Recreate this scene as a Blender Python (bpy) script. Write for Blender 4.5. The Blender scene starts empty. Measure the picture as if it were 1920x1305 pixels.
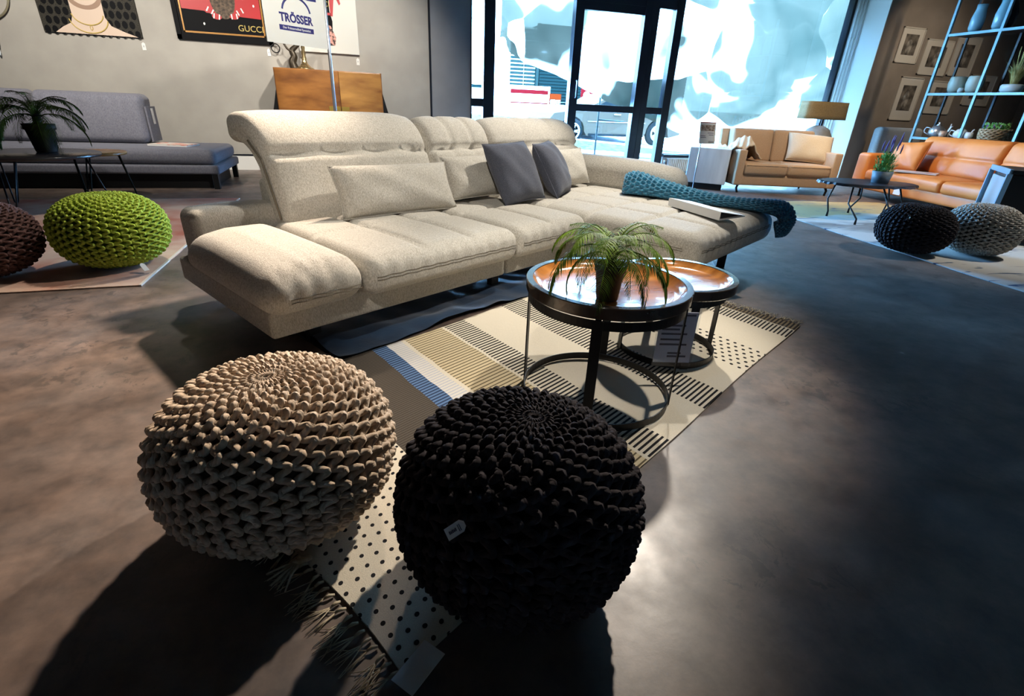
import bpy, bmesh, random
import numpy as np
from math import *
from mathutils import Vector, Matrix

random.seed(7)
rng = np.random.default_rng(7)
scene = bpy.context.scene
COL = scene.collection

# ------------------------------------------------------------------ camera, world, lights, exposure
CAM_R = ((0.9610620451611421, -0.08368721254071865, 0.26335564510343634),
         (-0.2733248853405877, -0.4281213048556492, 0.8613975013791546),
         (0.04066020664282313, -0.8998380958738414, -0.4343249345937925))   # columns: right, down, forward
CAM_H = 1.05
F_PX = 940.0
cam_d = bpy.data.cameras.new('camera')
cam = bpy.data.objects.new('camera', cam_d); COL.objects.link(cam)
cam_d.sensor_fit = 'HORIZONTAL'; cam_d.sensor_width = 36.0; cam_d.lens = F_PX/1920*36
cam_d.clip_start = 0.02; cam_d.clip_end = 300
cam.matrix_world = Matrix(((CAM_R[0][0], -CAM_R[0][1], -CAM_R[0][2], 0), (CAM_R[1][0], -CAM_R[1][1], -CAM_R[1][2], 0),
                           (CAM_R[2][0], -CAM_R[2][1], -CAM_R[2][2], CAM_H), (0, 0, 0, 1)))
scene.camera = cam

scene.view_settings.view_transform = 'Standard'
scene.view_settings.look = 'None'
scene.view_settings.exposure = 0.0
scene.view_settings.gamma = 1.0
scene.view_settings.use_curve_mapping = False

world = bpy.data.worlds.new('overcast_sky'); scene.world = world
world.use_nodes = True
_bg = world.node_tree.nodes['Background']
_bg.inputs['Color'].default_value = (0.21, 0.52, 1.0, 1)
_bg.inputs['Strength'].default_value = 150.0

def lamp(name, kind, loc, energy, color=(1, 1, 1), target=None, size=0.05, spot=None, blend=0.5, portal=None):
    d = bpy.data.lights.new(name, kind); d.energy = energy; d.color = color
    o = bpy.data.objects.new(name, d); COL.objects.link(o); o.location = loc
    if kind == 'SPOT':
        d.spot_size = radians(spot); d.spot_blend = blend; d.shadow_soft_size = size
    if kind == 'AREA':
        d.shape = 'RECTANGLE'; d.size, d.size_y = portal
        d.cycles.is_portal = True
    if target is not None:
        o.rotation_euler = (Vector(target) - Vector(loc)).to_track_quat('-Z', 'Y').to_euler()
    return o

WARM = (1.0, 0.86, 0.68)
NEUT = (1.0, 0.94, 0.84)
# ceiling track spotlights of the showroom
lamp('spot_sofa', 'SPOT', (2.6, 3.9, 3.2), 560, NEUT, (0.95, 3.2, 0.3), 0.05, 66, 0.6)
lamp('spot_poufs', 'SPOT', (2.6, 3.8, 3.2), 780, (1.0, 0.87, 0.72), (-0.12, 0.98, 0.2), 0.05, 27, 0.9)
lamp('spot_rug', 'SPOT', (1.75, 1.6, 3.2), 270, NEUT, (1.0, 1.9, 0.0), 0.05, 42, 0.6)
lamp('spot_sofa_front', 'SPOT', (-0.5, -0.8, 3.2), 470, NEUT, (0.9, 3.5, 0.7), 0.05, 42, 0.8)
lamp('spot_floor_left', 'SPOT', (0.9, 4.7, 3.2), 2000, (1.0, 0.82, 0.66), (-1.8, 1.4, 0.0), 0.10, 46, 1.0)
lamp('spot_green', 'SPOT', (-0.6, 5.0, 3.2), 260, NEUT, (-1.9, 4.2, 0.0), 0.06, 70, 0.7)
lamp('spot_wall_left', 'SPOT', (-2.9, 5.9, 3.2), 620, NEUT, (-3.0, 8.9, 1.2), 0.06, 100, 0.9)
lamp('spot_cabinet', 'SPOT', (0.3, 6.6, 3.2), 430, NEUT, (-0.1, 8.9, 1.3), 0.06, 80, 0.9)
lamp('spot_sign', 'SPOT', (0.6, 3.6, 3.25), 560, NEUT, (-0.5, 6.0, 1.9), 0.06, 46, 0.8)
lamp('spot_orange', 'SPOT', (5.6, 6.1, 3.2), 430, WARM, (7.9, 5.6, 0.5), 0.06, 75, 0.8)
lamp('spot_loveseat', 'SPOT', (5.2, 5.0, 3.2), 380, WARM, (6.2, 7.0, 0.5), 0.06, 60, 0.8)
lamp('spot_lamp', 'SPOT', (7.0, 5.7, 3.2), 190, WARM, (8.0, 8.0, 1.1), 0.06, 40, 0.8)
lamp('spot_frames', 'SPOT', (9.7, 6.2, 3.2), 190, WARM, (10.6, 8.7, 1.7), 0.06, 80, 0.9)
lamp('spot_right', 'SPOT', (6.9, 2.6, 3.2), 330, NEUT, (5.6, 3.6, 0.1), 0.06, 56, 0.8)
lamp('window_portal', 'AREA', (5.5, 9.25, 1.75), 1, (1, 1, 1), (5.5, 5.0, 1.75), portal=(7.4, 3.1))

# ------------------------------------------------------------------ helpers
def lin(h):
    h = h.lstrip('#'); v = [int(h[i:i+2], 16)/255 for i in (0, 2, 4)]
    return tuple((c/12.92 if c <= .04045 else ((c+.055)/1.055)**2.4) for c in v) + (1.0,)

def new_mat(name):
    m = bpy.data.materials.new(name); m.use_nodes = True
    nt = m.node_tree; b = nt.nodes['Principled BSDF']
    return m, nt, b

def N(nt, kind, **kw):
    n = nt.nodes.new(kind)
    for k, v in kw.items(): setattr(n, k, v)
    return n

def plain(name, col, rough=0.5, metal=0.0, coat=0.0, spec=0.5, alpha=None, emit=None):
    m, nt, b = new_mat(name)
    c = lin(col) if isinstance(col, str) else tuple(col)+(1.0,)
    b.inputs['Base Color'].default_value = c; b.inputs['Roughness'].default_value = rough
    b.inputs['Metallic'].default_value = metal; b.inputs['Coat Weight'].default_value = coat
    b.inputs['Specular IOR Level'].default_value = spec
    return m

def noisy(name, c1, c2, scale=8, detail=4, stretch=(1, 1, 1), rough=0.6, rough2=None, bump=0.0, bscale=60, bstretch=None,
          lo=0.35, hi=0.65, metal=0.0, sheen=0.0, coat=0.0, spec=0.5, coord='Object'):
    m, nt, b = new_mat(name)
    c1 = lin(c1) if isinstance(c1, str) else tuple(c1)+(1.0,); c2 = lin(c2) if isinstance(c2, str) else tuple(c2)+(1.0,)
    tc = N(nt, 'ShaderNodeTexCoord'); mp = N(nt, 'ShaderNodeMapping'); mp.inputs['Scale'].default_value = stretch
    nt.links.new(tc.outputs[coord], mp.inputs['Vector'])
    nz = N(nt, 'ShaderNodeTexNoise'); nz.inputs['Scale'].default_value = scale; nz.inputs['Detail'].default_value = detail
    nt.links.new(mp.outputs[0], nz.inputs['Vector'])
    rp = N(nt, 'ShaderNodeValToRGB'); rp.color_ramp.elements[0].position = lo; rp.color_ramp.elements[1].position = hi
    rp.color_ramp.elements[0].color = c1; rp.color_ramp.elements[1].color = c2
    nt.links.new(nz.outputs['Fac'], rp.inputs['Fac']); nt.links.new(rp.outputs[0], b.inputs['Base Color'])
    b.inputs['Roughness'].default_value = rough; b.inputs['Metallic'].default_value = metal
    b.inputs['Sheen Weight'].default_value = sheen; b.inputs['Coat Weight'].default_value = coat
    b.inputs['Specular IOR Level'].default_value = spec
    if rough2 is not None:
        mr = N(nt, 'ShaderNodeMapRange'); mr.inputs['To Min'].default_value = rough; mr.inputs['To Max'].default_value = rough2
        nt.links.new(nz.outputs['Fac'], mr.inputs['Value']); nt.links.new(mr.outputs[0], b.inputs['Roughness'])
    if bump > 0:
        n2 = N(nt, 'ShaderNodeTexNoise'); n2.inputs['Scale'].default_value = bscale; n2.inputs['Detail'].default_value = 3
        if bstretch:
            mp2 = N(nt, 'ShaderNodeMapping'); mp2.inputs['Scale'].default_value = bstretch
            nt.links.new(tc.outputs[coord], mp2.inputs['Vector']); nt.links.new(mp2.outputs[0], n2.inputs['Vector'])
        else: nt.links.new(mp.outputs[0], n2.inputs['Vector'])
        bp = N(nt, 'ShaderNodeBump'); bp.inputs['Strength'].default_value = bump; bp.inputs['Distance'].default_value = 0.004
        nt.links.new(n2.outputs['Fac'], bp.inputs['Height']); nt.links.new(bp.outputs[0], b.inputs['Normal'])
    return m

def finish_mesh(me, smooth=True):
    if smooth: me.polygons.foreach_set('use_smooth', [True]*len(me.polygons))
    me.update()

def link(name, me, m=None, parent=None):
    o = bpy.data.objects.new(name, me); COL.objects.link(o)
    if m is not None:
        me.materials.clear()
        for q in (m if isinstance(m, (list, tuple)) else [m]): me.materials.append(q)
    if parent is not None: o.parent = parent
    return o

def tag(o, label=None, cat=None, group=None, kind=None):
    if label: o['label'] = label
    if cat: o['category'] = cat
    if group: o['group'] = group
    if kind: o['kind'] = kind
    return o

def thing(name, label, cat, loc=(0, 0, 0), rz=0.0, group=None):
    o = bpy.data.objects.new(name, None); COL.objects.link(o); o.empty_display_size = 0.1
    o.location = loc; o.rotation_euler = (0, 0, rz)
    return tag(o, label, cat, group)

def dup(root, loc=None, rz=None, label=None, scale=None):
    def cp(o, parent):
        c = o.copy(); COL.objects.link(c)
        if parent is not None: c.parent = parent
        for ch in list(o.children): cp(ch, c)
        return c
    r = cp(root, None)
    if loc is not None: r.location = loc
    if rz is not None: r.rotation_euler = (0, 0, rz)
    if scale is not None: r.scale = (scale,)*3
    if label: r['label'] = label
    return r

class MB:
    """collects polygons for one mesh object"""
    def __init__(s): s.v = []; s.f = []; s.sm = []; s.mi = []
    def add(s, vs, fs, smooth=False, mi=0, M=None):
        n = len(s.v)
        if M is not None: vs = [tuple(M @ Vector(v)) for v in vs]
        s.v += [tuple(v) for v in vs]; s.f += [tuple(i+n for i in f) for f in fs]
        s.sm += [smooth]*len(fs); s.mi += [mi]*len(fs)
        return s
    def box(s, x0, x1, y0, y1, z0, z1, M=None, mi=0):
        vs = [(x, y, z) for x in (x0, x1) for y in (y0, y1) for z in (z0, z1)]
        fs = [(0, 1, 3, 2), (4, 6, 7, 5), (0, 4, 5, 1), (2, 3, 7, 6), (0, 2, 6, 4), (1, 5, 7, 3)]
        return s.add(vs, fs, False, mi, M)
    def soft(s, x0, x1, y0, y1, z0, z1, r=0.01, n=(1, 1, 1), fn=None, M=None, mi=0, corner=3):
        h = ((x1-x0)/2, (y1-y0)/2, (z1-z0)/2); c = ((x0+x1)/2, (y0+y1)/2, (z0+z1)/2)
        rr = [min(r, q*0.999) for q in h]; ax = []
        for a in range(3):
            cs = [h[a]-rr[a]+rr[a]*tan(k/corner*pi/4) for k in range(corner+1)]
            mid = [(-h[a]+rr[a]) + (2*(h[a]-rr[a]))*k/n[a] for k in range(1, n[a])]
            ax.append([-q for q in reversed(cs)] + mid + cs)
        L = [len(q)-1 for q in ax]; idx = {}; vs = []; fs = []
        def vid(i, j, k):
            key = (i, j, k)
            if key in idx: return idx[key]
            q = (ax[0][i], ax[1][j], ax[2][k])
            inn = [max(-(h[a]-rr[a]), min(h[a]-rr[a], q[a])) for a in range(3)]
            d = [(q[a]-inn[a])/rr[a] for a in range(3)]; l = sqrt(sum(t*t for t in d))
            p = [inn[a] + (rr[a]*d[a]/l if l > 1e-9 else 0) for a in range(3)]
            if fn is not None: p = fn(p[0]+c[0], p[1]+c[1], p[2]+c[2], p[0]/h[0], p[1]/h[1], p[2]/h[2])
            else: p = [p[a]+c[a] for a in range(3)]
            idx[key] = len(vs); vs.append(tuple(p)); return idx[key]
        for a, (b, e) in ((0, (1, 2)), (1, (2, 0)), (2, (0, 1))):
            for side in (0, 1):
                for i in range(L[b]):
                    for j in range(L[e]):
                        def g(ii, jj):
                            t = [0, 0, 0]; t[a] = side*L[a]; t[b] = ii; t[e] = jj; return vid(*t)
                        q = (g(i, j), g(i+1, j), g(i+1, j+1), g(i, j+1))
                        fs.append(q if side else q[::-1])
        return s.add(vs, fs, True, mi, M)
    def tube(s, pts, r, n=8, closed=False, caps=True, mi=0, M=None, flat=None):
        pts = [Vector(p) for p in pts]; K = len(pts); vs = []; fs = []
        rad = r if isinstance(r, (list, tuple)) else [r]*K
        up = None
        for k, p in enumerate(pts):
            if closed: t = pts[(k+1) % K]-pts[k-1]
            else: t = pts[min(k+1, K-1)]-pts[max(k-1, 0)]
            t.normalize()
            if up is None: up = Vector((0, 0, 1)) if abs(t.z) < .9 else Vector((1, 0, 0))
            side = t.cross(up)
            if side.length < 1e-6: side = t.orthogonal()
            side.normalize(); up = side.cross(t).normalized()
            for j in range(n):
                a = 2*pi*j/n; vs.append(p + (side*cos(a)+up*sin(a)*(flat or 1))*rad[k])
        for k in range(K if closed else K-1):
            for j in range(n):
                a, b = k*n+j, k*n+(j+1) % n; c2, d = ((k+1) % K)*n+j, ((k+1) % K)*n+(j+1) % n
                fs.append((a, c2, d, b))
        if caps and not closed:
            fs.append(tuple(range(n))); fs.append(tuple(reversed(range((K-1)*n, K*n))))
        return s.add(vs, fs, True, mi, M)
    def lathe(s, prof, n=32, c=(0, 0, 0), mi=0, M=None, smooth=True, cap=False):
        vs = []; fs = []; K = len(prof)
        for k, (r, z) in enumerate(prof):
            for j in range(n):
                a = 2*pi*j/n; vs.append((c[0]+r*cos(a), c[1]+r*sin(a), c[2]+z))
        for k in range(K-1):
            for j in range(n):
                fs.append((k*n+j, k*n+(j+1) % n, (k+1)*n+(j+1) % n, (k+1)*n+j))
        if cap: fs.append(tuple(reversed(range(n)))); fs.append(tuple(range((K-1)*n, K*n)))
        return s.add(vs, fs, smooth, mi, M)
    def prism(s, poly, z0, z1, mi=0, M=None):
        n = len(poly); vs = [(x, y, z0) for x, y in poly] + [(x, y, z1) for x, y in poly]
        fs = [tuple(reversed(range(n))), tuple(range(n, 2*n))] + [(i, (i+1) % n, n+(i+1) % n, n+i) for i in range(n)]
        return s.add(vs, fs, False, mi, M)
    def grid(s, nu, nv, fn, mi=0, smooth=True, M=None):
        vs = [fn(i/nu, j/nv) for j in range(nv+1) for i in range(nu+1)]
        fs = [(j*(nu+1)+i, j*(nu+1)+i+1, (j+1)*(nu+1)+i+1, (j+1)*(nu+1)+i) for j in range(nv) for i in range(nu)]
        return s.add(vs, fs, smooth, mi, M)
    def mesh(s, name):
        me = bpy.data.meshes.new(name); me.from_pydata(s.v, [], s.f)
        me.polygons.foreach_set('use_smooth', s.sm); me.polygons.foreach_set('material_index', s.mi); me.update()
        return me
    def build(s, name, m=None, parent=None, sharp=None):
        me = s.mesh(name)
        return link(name, me, m, parent)

def bevel(o, w=0.004, seg=2):
    md = o.modifiers.new('bevel', 'BEVEL'); md.width = w; md.segments = seg; md.limit_method = 'ANGLE'; md.angle_limit = radians(40)
    return o
def autosmooth(o, ang=40):
    me = o.data; bm = bmesh.new(); bm.from_mesh(me)
    for e in bm.edges:
        if len(e.link_faces) == 2 and e.calc_face_angle(0) > radians(ang): e.smooth = False
    bm.to_mesh(me); bm.free(); return o
def RZ(a): return Matrix.Rotation(a, 4, 'Z')
def T(x, y, z): return Matrix.Translation((x, y, z))

def text(name, s, size, m, parent, M, bold=0.0, depth=0.0005, align='CENTER', xs=1.0):
    cu = bpy.data.curves.new(name, 'FONT'); cu.body = s; cu.size = size; cu.align_x = align; cu.align_y = 'CENTER'
    cu.offset = bold; cu.extrude = depth; cu.resolution_u = 3
    tmp = bpy.data.objects.new('tmp', cu); COL.objects.link(tmp)
    bpy.context.view_layer.update()
    me = bpy.data.meshes.new_from_object(tmp.evaluated_get(bpy.context.evaluated_depsgraph_get()))
    bpy.data.objects.remove(tmp); bpy.data.curves.remove(cu)
    me.transform(M @ Matrix.Diagonal((xs, 1, 1, 1)))
    return link(name, me, m, parent)

def catmull(P, n):
    P = [Vector(p) for p in P]; out = []
    for i in range(len(P)-1):
        a = P[max(i-1, 0)]; b = P[i]; c = P[i+1]; d = P[min(i+2, len(P)-1)]
        for k in range(n):
            t = k/n
            out.append(0.5*((2*b)+(c-a)*t+(2*a-5*b+4*c-d)*t*t+(3*b-a-3*c+d)*t**3))
    out.append(P[-1]); return out

def spine(P, n=12):
    """arc-length lookup for a 2D curve: s (0..L) -> point and right-hand normal"""
    C = catmull([(p[0], p[1], 0) for p in P], n); S = [0]
    for a, b in zip(C, C[1:]): S.append(S[-1]+(b-a).length)
    def at(s):
        s2 = max(0, min(S[-1], s)); k = 0
        while k < len(S)-2 and S[k+1] < s2: k += 1
        t = (s2-S[k])/max(1e-9, S[k+1]-S[k]); p = C[k].lerp(C[k+1], t); d0 = (C[k+1]-C[k]).normalized()
        p = p + d0*(s-s2)
        return p.x, p.y, d0.y, -d0.x
    return at, S[-1]
gauss = lambda d, w: exp(-(d/w)**2)
# ------------------------------------------------------------------ the setting
def floor_material():
    m, nt, b = new_mat('dark_concrete_floor'); L = nt.links
    tc = N(nt, 'ShaderNodeTexCoord')
    def noise(scale, detail=5, rough=.6, dist=0.0, st=(1, 1, 1)):
        mp = N(nt, 'ShaderNodeMapping'); mp.inputs['Scale'].default_value = st; L.new(tc.outputs['Object'], mp.inputs[0])
        n = N(nt, 'ShaderNodeTexNoise'); n.inputs['Scale'].default_value = scale; n.inputs['Detail'].default_value = detail
        n.inputs['Roughness'].default_value = rough; n.inputs['Distortion'].default_value = dist; L.new(mp.outputs[0], n.inputs['Vector']); return n
    def ramp(src, lo, hi, c1, c2):
        r = N(nt, 'ShaderNodeValToRGB'); e = r.color_ramp.elements; e[0].position = lo; e[1].position = hi
        e[0].color = c1; e[1].color = c2; L.new(src, r.inputs[0]); return r
    def mix(f, a, c, mode='MIX'):
        x = N(nt, 'ShaderNodeMix', data_type='RGBA', blend_type=mode)
        if isinstance(f, float): x.inputs[0].default_value = f
        else: L.new(f, x.inputs[0])
        L.new(a, x.inputs[6]); L.new(c, x.inputs[7]); return x.outputs[2]
    big = ramp(noise(1.1, 6, .62, .4).outputs['Fac'], .3, .7, (.074, .052, .042, 1), (.172, .123, .097, 1))
    mid = ramp(noise(7, 8, .7).outputs['Fac'], .35, .68, (.48, .47, .48, 1), (1.35, 1.30, 1.27, 1))
    col = mix(1.0, big.outputs[0], mid.outputs[0], 'MULTIPLY')
    fl1 = ramp(noise(13, 6, .75, .6, (1, .7, 1)).outputs['Fac'], .555, .585, (0, 0, 0, 1), (1, 1, 1, 1))
    fl2 = ramp(noise(1.1, 2).outputs['Fac'], .50, .58, (0, 0, 0, 1), (1, 1, 1, 1))
    fm = N(nt, 'ShaderNodeMath', operation='MULTIPLY'); L.new(fl1.outputs[0], fm.inputs[0]); L.new(fl2.outputs[0], fm.inputs[1])
    fk = N(nt, 'ShaderNodeMath', operation='MULTIPLY'); L.new(fm.outputs[0], fk.inputs[0]); fk.inputs[1].default_value = .65
    dark = N(nt, 'ShaderNodeRGB'); dark.outputs[0].default_value = (.035, .027, .022, 1)
    col = mix(fk.outputs[0], col, dark.outputs[0])
    L.new(col, b.inputs['Base Color'])
    rg = N(nt, 'ShaderNodeMapRange'); L.new(noise(4, 6).outputs['Fac'], rg.inputs['Value'])
    rg.inputs['From Min'].default_value = .3; rg.inputs['From Max'].default_value = .7
    rg.inputs['To Min'].default_value = .37; rg.inputs['To Max'].default_value = .60; L.new(rg.outputs[0], b.inputs['Roughness'])
    b.inputs['Specular IOR Level'].default_value = .8; b.inputs['IOR'].default_value = 1.7
    bp = N(nt, 'ShaderNodeBump'); bp.inputs['Strength'].default_value = .15; bp.inputs['Distance'].default_value = .002
    L.new(noise(35, 6, .7).outputs['Fac'], bp.inputs['Height']); L.new(bp.outputs[0], b.inputs['Normal'])
    return m
M_floor = floor_material()
M_wall = noisy('warm_grey_wall', (.36, .335, .30), (.40, .375, .335), 3, 3, rough=.85, bump=.08, bscale=250)
M_wall2 = noisy('cool_grey_wall', (.25, .25, .26), (.28, .28, .29), 3, 3, rough=.85, bump=.08, bscale=250)
M_taupe = noisy('taupe_wall', (.20, .165, .135), (.235, .195, .16), 3, 3, rough=.85, bump=.08, bscale=250)
M_ceil = plain('dark_ceiling', (.05, .05, .05), .9)
M_white = plain('white_paint', (.75, .74, .71), .45)
M_reveal = plain('pale_reveal_paint', (.60, .60, .56), .6)
M_frame = plain('dark_window_frame', (.012, .014, .022), .35, 0.3)
M_black = plain('matt_black_metal', (.010, .010, .011), .42, 0.4)
M_chrome = plain('brushed_steel', (.55, .55, .57), .30, .75)

def glass_mat(name='window_glass', tint=(.93, .97, .98), refl=.06):
    m, nt, b = new_mat(name); nt.nodes.remove(b); o = nt.nodes['Material Output']
    t = N(nt, 'ShaderNodeBsdfTransparent'); t.inputs[0].default_value = tint+(1,)
    g = N(nt, 'ShaderNodeBsdfGlossy'); g.inputs['Roughness'].default_value = .02
    lw = N(nt, 'ShaderNodeLayerWeight'); lw.inputs['Blend'].default_value = .5
    pw = N(nt, 'ShaderNodeMath', operation='POWER'); pw.inputs[1].default_value = 5; nt.links.new(lw.outputs['Facing'], pw.inputs[0])
    fr = N(nt, 'ShaderNodeMath', operation='MULTIPLY_ADD'); fr.inputs[1].default_value = .9; fr.inputs[2].default_value = .04; nt.links.new(pw.outputs[0], fr.inputs[0])
    x = N(nt, 'ShaderNodeMixShader'); nt.links.new(fr.outputs[0], x.inputs[0]); nt.links.new(t.outputs[0], x.inputs[1]); nt.links.new(g.outputs[0], x.inputs[2])
    nt.links.new(x.outputs[0], o.inputs['Surface']); return m
M_glass = glass_mat()

def struct(name, mb, m, label=None, parent=None):
    o = mb.build(name, m, parent)
    if parent is None: tag(o, label, None, None, 'structure')
    return o
YW = 8.96; HC = 3.3
struct('floor', MB().box(-8, 14, -3, YW+.3, -.1, 0), M_floor, 'dark mottled concrete-look showroom floor')
struct('ceiling', MB().box(-8, 14, -3, YW+.3, HC, HC+.1), M_ceil, 'dark showroom ceiling above the picture')
struct('wall_back', MB().box(-8, 1.2, YW, YW+.3, 0, HC), M_wall, 'warm grey wall behind the grey sofa and cabinet')
struct('wall_front', MB().box(-8, 14, -3.1, -3, 0, HC), M_wall, 'showroom wall behind the viewer')
struct('wall_left', MB().box(-8.1, -8, -3, YW+.3, 0, HC), M_wall, 'showroom wall far left')
struct('wall_right', MB().box(14, 14.1, -3, YW+.3, 0, HC), M_taupe, 'showroom wall far right')
struct('wall_back_pier', MB().box(1.2, 1.84, YW, YW+.3, 0, HC), M_wall2, 'cool grey wall strip left of the glass front')
struct('wall_back_lintel', MB().box(1.84, 9.1, YW, YW+.3, 3.2, HC), M_wall2, 'lintel above the glass front')
struct('wall_back_sill', MB().box(5.55, 9.1, YW, YW+.3, 0, .31), M_white, 'low wall under the large shop window')
struct('wall_back_right', MB().box(9.5, 14, 8.7, YW+.08, 0, HC), M_taupe, 'dim taupe wall hung with framed photographs')
struct('trim_1', MB().box(1.185, 1.215, YW-.012, YW+.01, .22, HC), M_frame, 'thin dark vertical joint in the back wall')
struct('baseboard_back', MB().box(-8, 1.2, YW-.025, YW, 0, .205), M_white, 'pale skirting below the grey wall')
struct('trim_2', MB().box(-8, 1.2, YW-.03, YW, .205, .225), M_frame, 'thin dark line above the pale skirting')
# column right of the shop window
col = struct('wall_right_column', MB().box(9.1, 9.5, 8.22, YW+.08, 0, HC), M_taupe, 'taupe column between window and picture wall')
struct('reveal_lining', MB().box(9.085, 9.1, 8.225, YW, 0, HC), M_reveal, parent=col)
for k, dy in enumerate((.10, .17, .24)):
    p = MB().tube([(9.055, YW-.02-dy, 0.0), (9.055, YW-.02-dy, 2.45), (9.055, YW-.02-dy*1.0, 2.5), (9.055, YW-.02-dy, HC)], .014, 8)
    if k < 2: p.tube([(9.055, YW-.02-dy, 2.42), (9.055, YW-.02-dy, 2.47)], .026, 8)
    tag(p.build('heating_pipe', M_reveal, col))

# glass shop front: posts, rails and panes
def window(name, x0, x1, z0, z1, label, rails=(), post_l=0.0, post_r=0.0, top=.06, bottom=.06, ins=0.0):
    root = thing(name, label, None, (0, 0, 0)); root['kind'] = 'structure'
    y0, y1 = YW+.0, YW+.09
    if post_l: bevel(MB().box(x0-post_l, x0, y0-.02, y1+.03, 0, 3.2).build('post', M_frame, root))
    if post_r: bevel(MB().box(x1, x1+post_r, y0-.02, y1+.03, 0, 3.2).build('post', M_frame, root))
    if top: bevel(MB().box(x0, x1, y0, y1, z1, z1+top).build('top_rail', M_frame, root))
    if bottom: bevel(MB().box(x0, x1, y0, y1, z0-bottom, z0).build('bottom_rail', M_frame, root))
    for r0, r1 in rails: bevel(MB().box(x0, x1, y0-.01, y1, r0, r1).build('middle_rail', M_frame, root))
    zs = [z0] + [q for r in rails for q in r] + [z1]
    for a, bb in zip(zs[::2], zs[1::2]): MB().box(x0, x1, YW+.045, YW+.053, a, bb).build('pane', M_glass, root)
    return root
window('window_1', 1.86, 2.05, .12, 3.14, 'narrow dark-framed side light at the left of the glass front', ((1.02, 1.14),), .02, .18)
window('window_2', 2.23, 3.56, .12, 3.14, 'wide clear shop window pane left of the door', (), 0, 0)
door = window('door_1', 3.70, 4.79, .16, 2.50, 'dark-framed glass shop door with a mid rail', ((1.02, 1.13),), .15, .14, top=.16, bottom=.16)
MB().box(3.545, 5.09, YW-.005, YW+.08, 2.62, 2.80).build('door_head', M_frame, door)
MB().tube([(3.645, YW-.05, 1.22), (3.645, YW-.08, 1.24), (3.645, YW-.08, 1.46), (3.645, YW-.05, 1.48)], .010, 8).build('door_handle', M_chrome, door)
window('window_3', 5.05, 5.37, .16, 2.62, 'narrow dark-framed side light right of the glass door', ((1.02, 1.13),), .12, .15, top=.16)
window('window_4', 5.54, 9.03, .36, 3.14, 'large shop window covered outside with hanging film', (), 0, .055)
struct('window_sill', MB().box(5.54, 9.08, YW-.06, YW, .30, .345), M_frame, 'dark sill under the large shop window')

# radiator under the window
rad = thing('radiator', 'white panel radiator under the large shop window', 'radiator', (6.3, 8.85, 0))
b = MB().box(-.7, .7, -.02, .02, .06, .27)
b.build('back_panel', M_white, rad)
MB().box(-.72, .72, -.045, .035, .27, .285).build('top_grille', M_white, rad)
b = MB()
for k in range(34): b.box(-.69+k*.041, -.69+k*.041+.026, -.04, -.02, .07, .265)
tag(b.build('fins', M_white, rad), kind='stuff')
MB().lathe([(0, 0), (.02, 0), (.02, .05), (0, .05)], 12, c=(-.76, -.01, .2)).build('valve', M_chrome, rad)
MB().tube([(-.76, -.01, 0), (-.76, -.01, .2)], .009, 8).build('pipe', M_white, rad)

# ------------------------------------------------------------------ outside
def ground_z(x, y):
    t = min(1, max(0, (y-12.5)/14)); t2 = min(1, max(0, (y-9.3)/3.0))
    slope = -.075*(max(4.5, min(9.5, x))-7.0)*(1-t)*t2
    return -.02 + .22*t2 + 1.0*t*t*(3-2*t) + slope
M_road = noisy('pale_asphalt', (.42, .42, .43), (.52, .52, .53), 2, 5, rough=.9)
M_grass = noisy('verge_grass', (.006, .009, .0008), (.036, .025, .007), 9, 5, rough=.9, spec=.03, bump=.6, bscale=60)
def gnd(x0, x1, y0, y1, dz=0.0, nx=22, ny=8):
    return MB().grid(nx, ny, lambda u, v: (x0+(x1-x0)*u, y0+(y1-y0)*v, ground_z(x0+(x1-x0)*u, y0+(y1-y0)*v)+dz))
tag(gnd(-6, 45, 9.27, 70, 0, 80, 60).build('street_ground', M_road), 'pale sunlit street and parking strip outside', kind='structure')
v1 = gnd(-2, 12, 11.0, 12.6, .03).build('grass_verge', M_grass); tag(v1, 'strip of grass in front of the parked car', 'grass', kind='stuff')
v2 = gnd(-2, 7.2, 16.3, 18.6, .04).build('grass_verge', M_grass); tag(v2, 'grass strip beyond the street seen through the left pane', 'grass', kind='stuff')
tag(gnd(-4, 20, 10.65, 10.95, .06).build('kerb_1', M_road), 'pale kerb outside the shop', kind='structure')
tag(gnd(0, 30, 26.0, 26.5, .12).build('kerb_2', plain('grey_kerb', (.12, .13, .16), .8)), 'grey kerb across the street', kind='structure')

M_slate = plain('slate_blue_cladding', (.0024, .0050, .0043), .8, spec=.01)
M_slat2 = plain('pale_blue_louvre', (.0055, .0080, .0062), .8, spec=.01)
bld = thing('warehouse', 'slate blue slatted commercial building across the street', 'building', (0, 31, 0))
bz = 1.0
MB().box(10.35, 20, 0, 8, bz-.3, 5.2).build('siding_wall', M_slate, bld)
b = MB()
for k in range(26): b.box(10.35, 20, -.05, .0, bz+.16*k, bz+.16*k+.11)
tag(b.build('siding_board', M_slate, bld), kind='stuff')
MB().box(8.65, 10.2, .15, 8, bz-.3, 5.0).build('louvre_wall', M_white, bld)
b = MB()
for k in range(17): b.box(8.65, 9.42, 0, .14, 1.75+.19*k, 1.75+.19*k+.12); b.box(9.48, 10.12, 0, .14, 1.75+.19*k, 1.75+.19*k+.12)
tag(b.build('louvre_slat', M_slat2, bld), kind='stuff')
MB().box(10.14, 10.30, -.1, .1, bz-.3, 5.2).build('corner_post', M_slat2, bld)
M_red = plain('red_sign_paint', (.042, .0010, .0012), .8, spec=.01); M_orange_s = plain('orange_sign_paint', (.052, .0045, .0004), .8, spec=.01)
shed = thing('house', 'small pale house with dark flat roof at the far left outside', 'building', (7.3, 36, .9))
MB().box(-1.6, 1.3, 0, 3, -.2, 1.15).build('wall', M_white, shed); MB().box(-1.6, 1.35, -.3, 3, 1.15, 1.32).build('roof', M_slate, shed)
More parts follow.
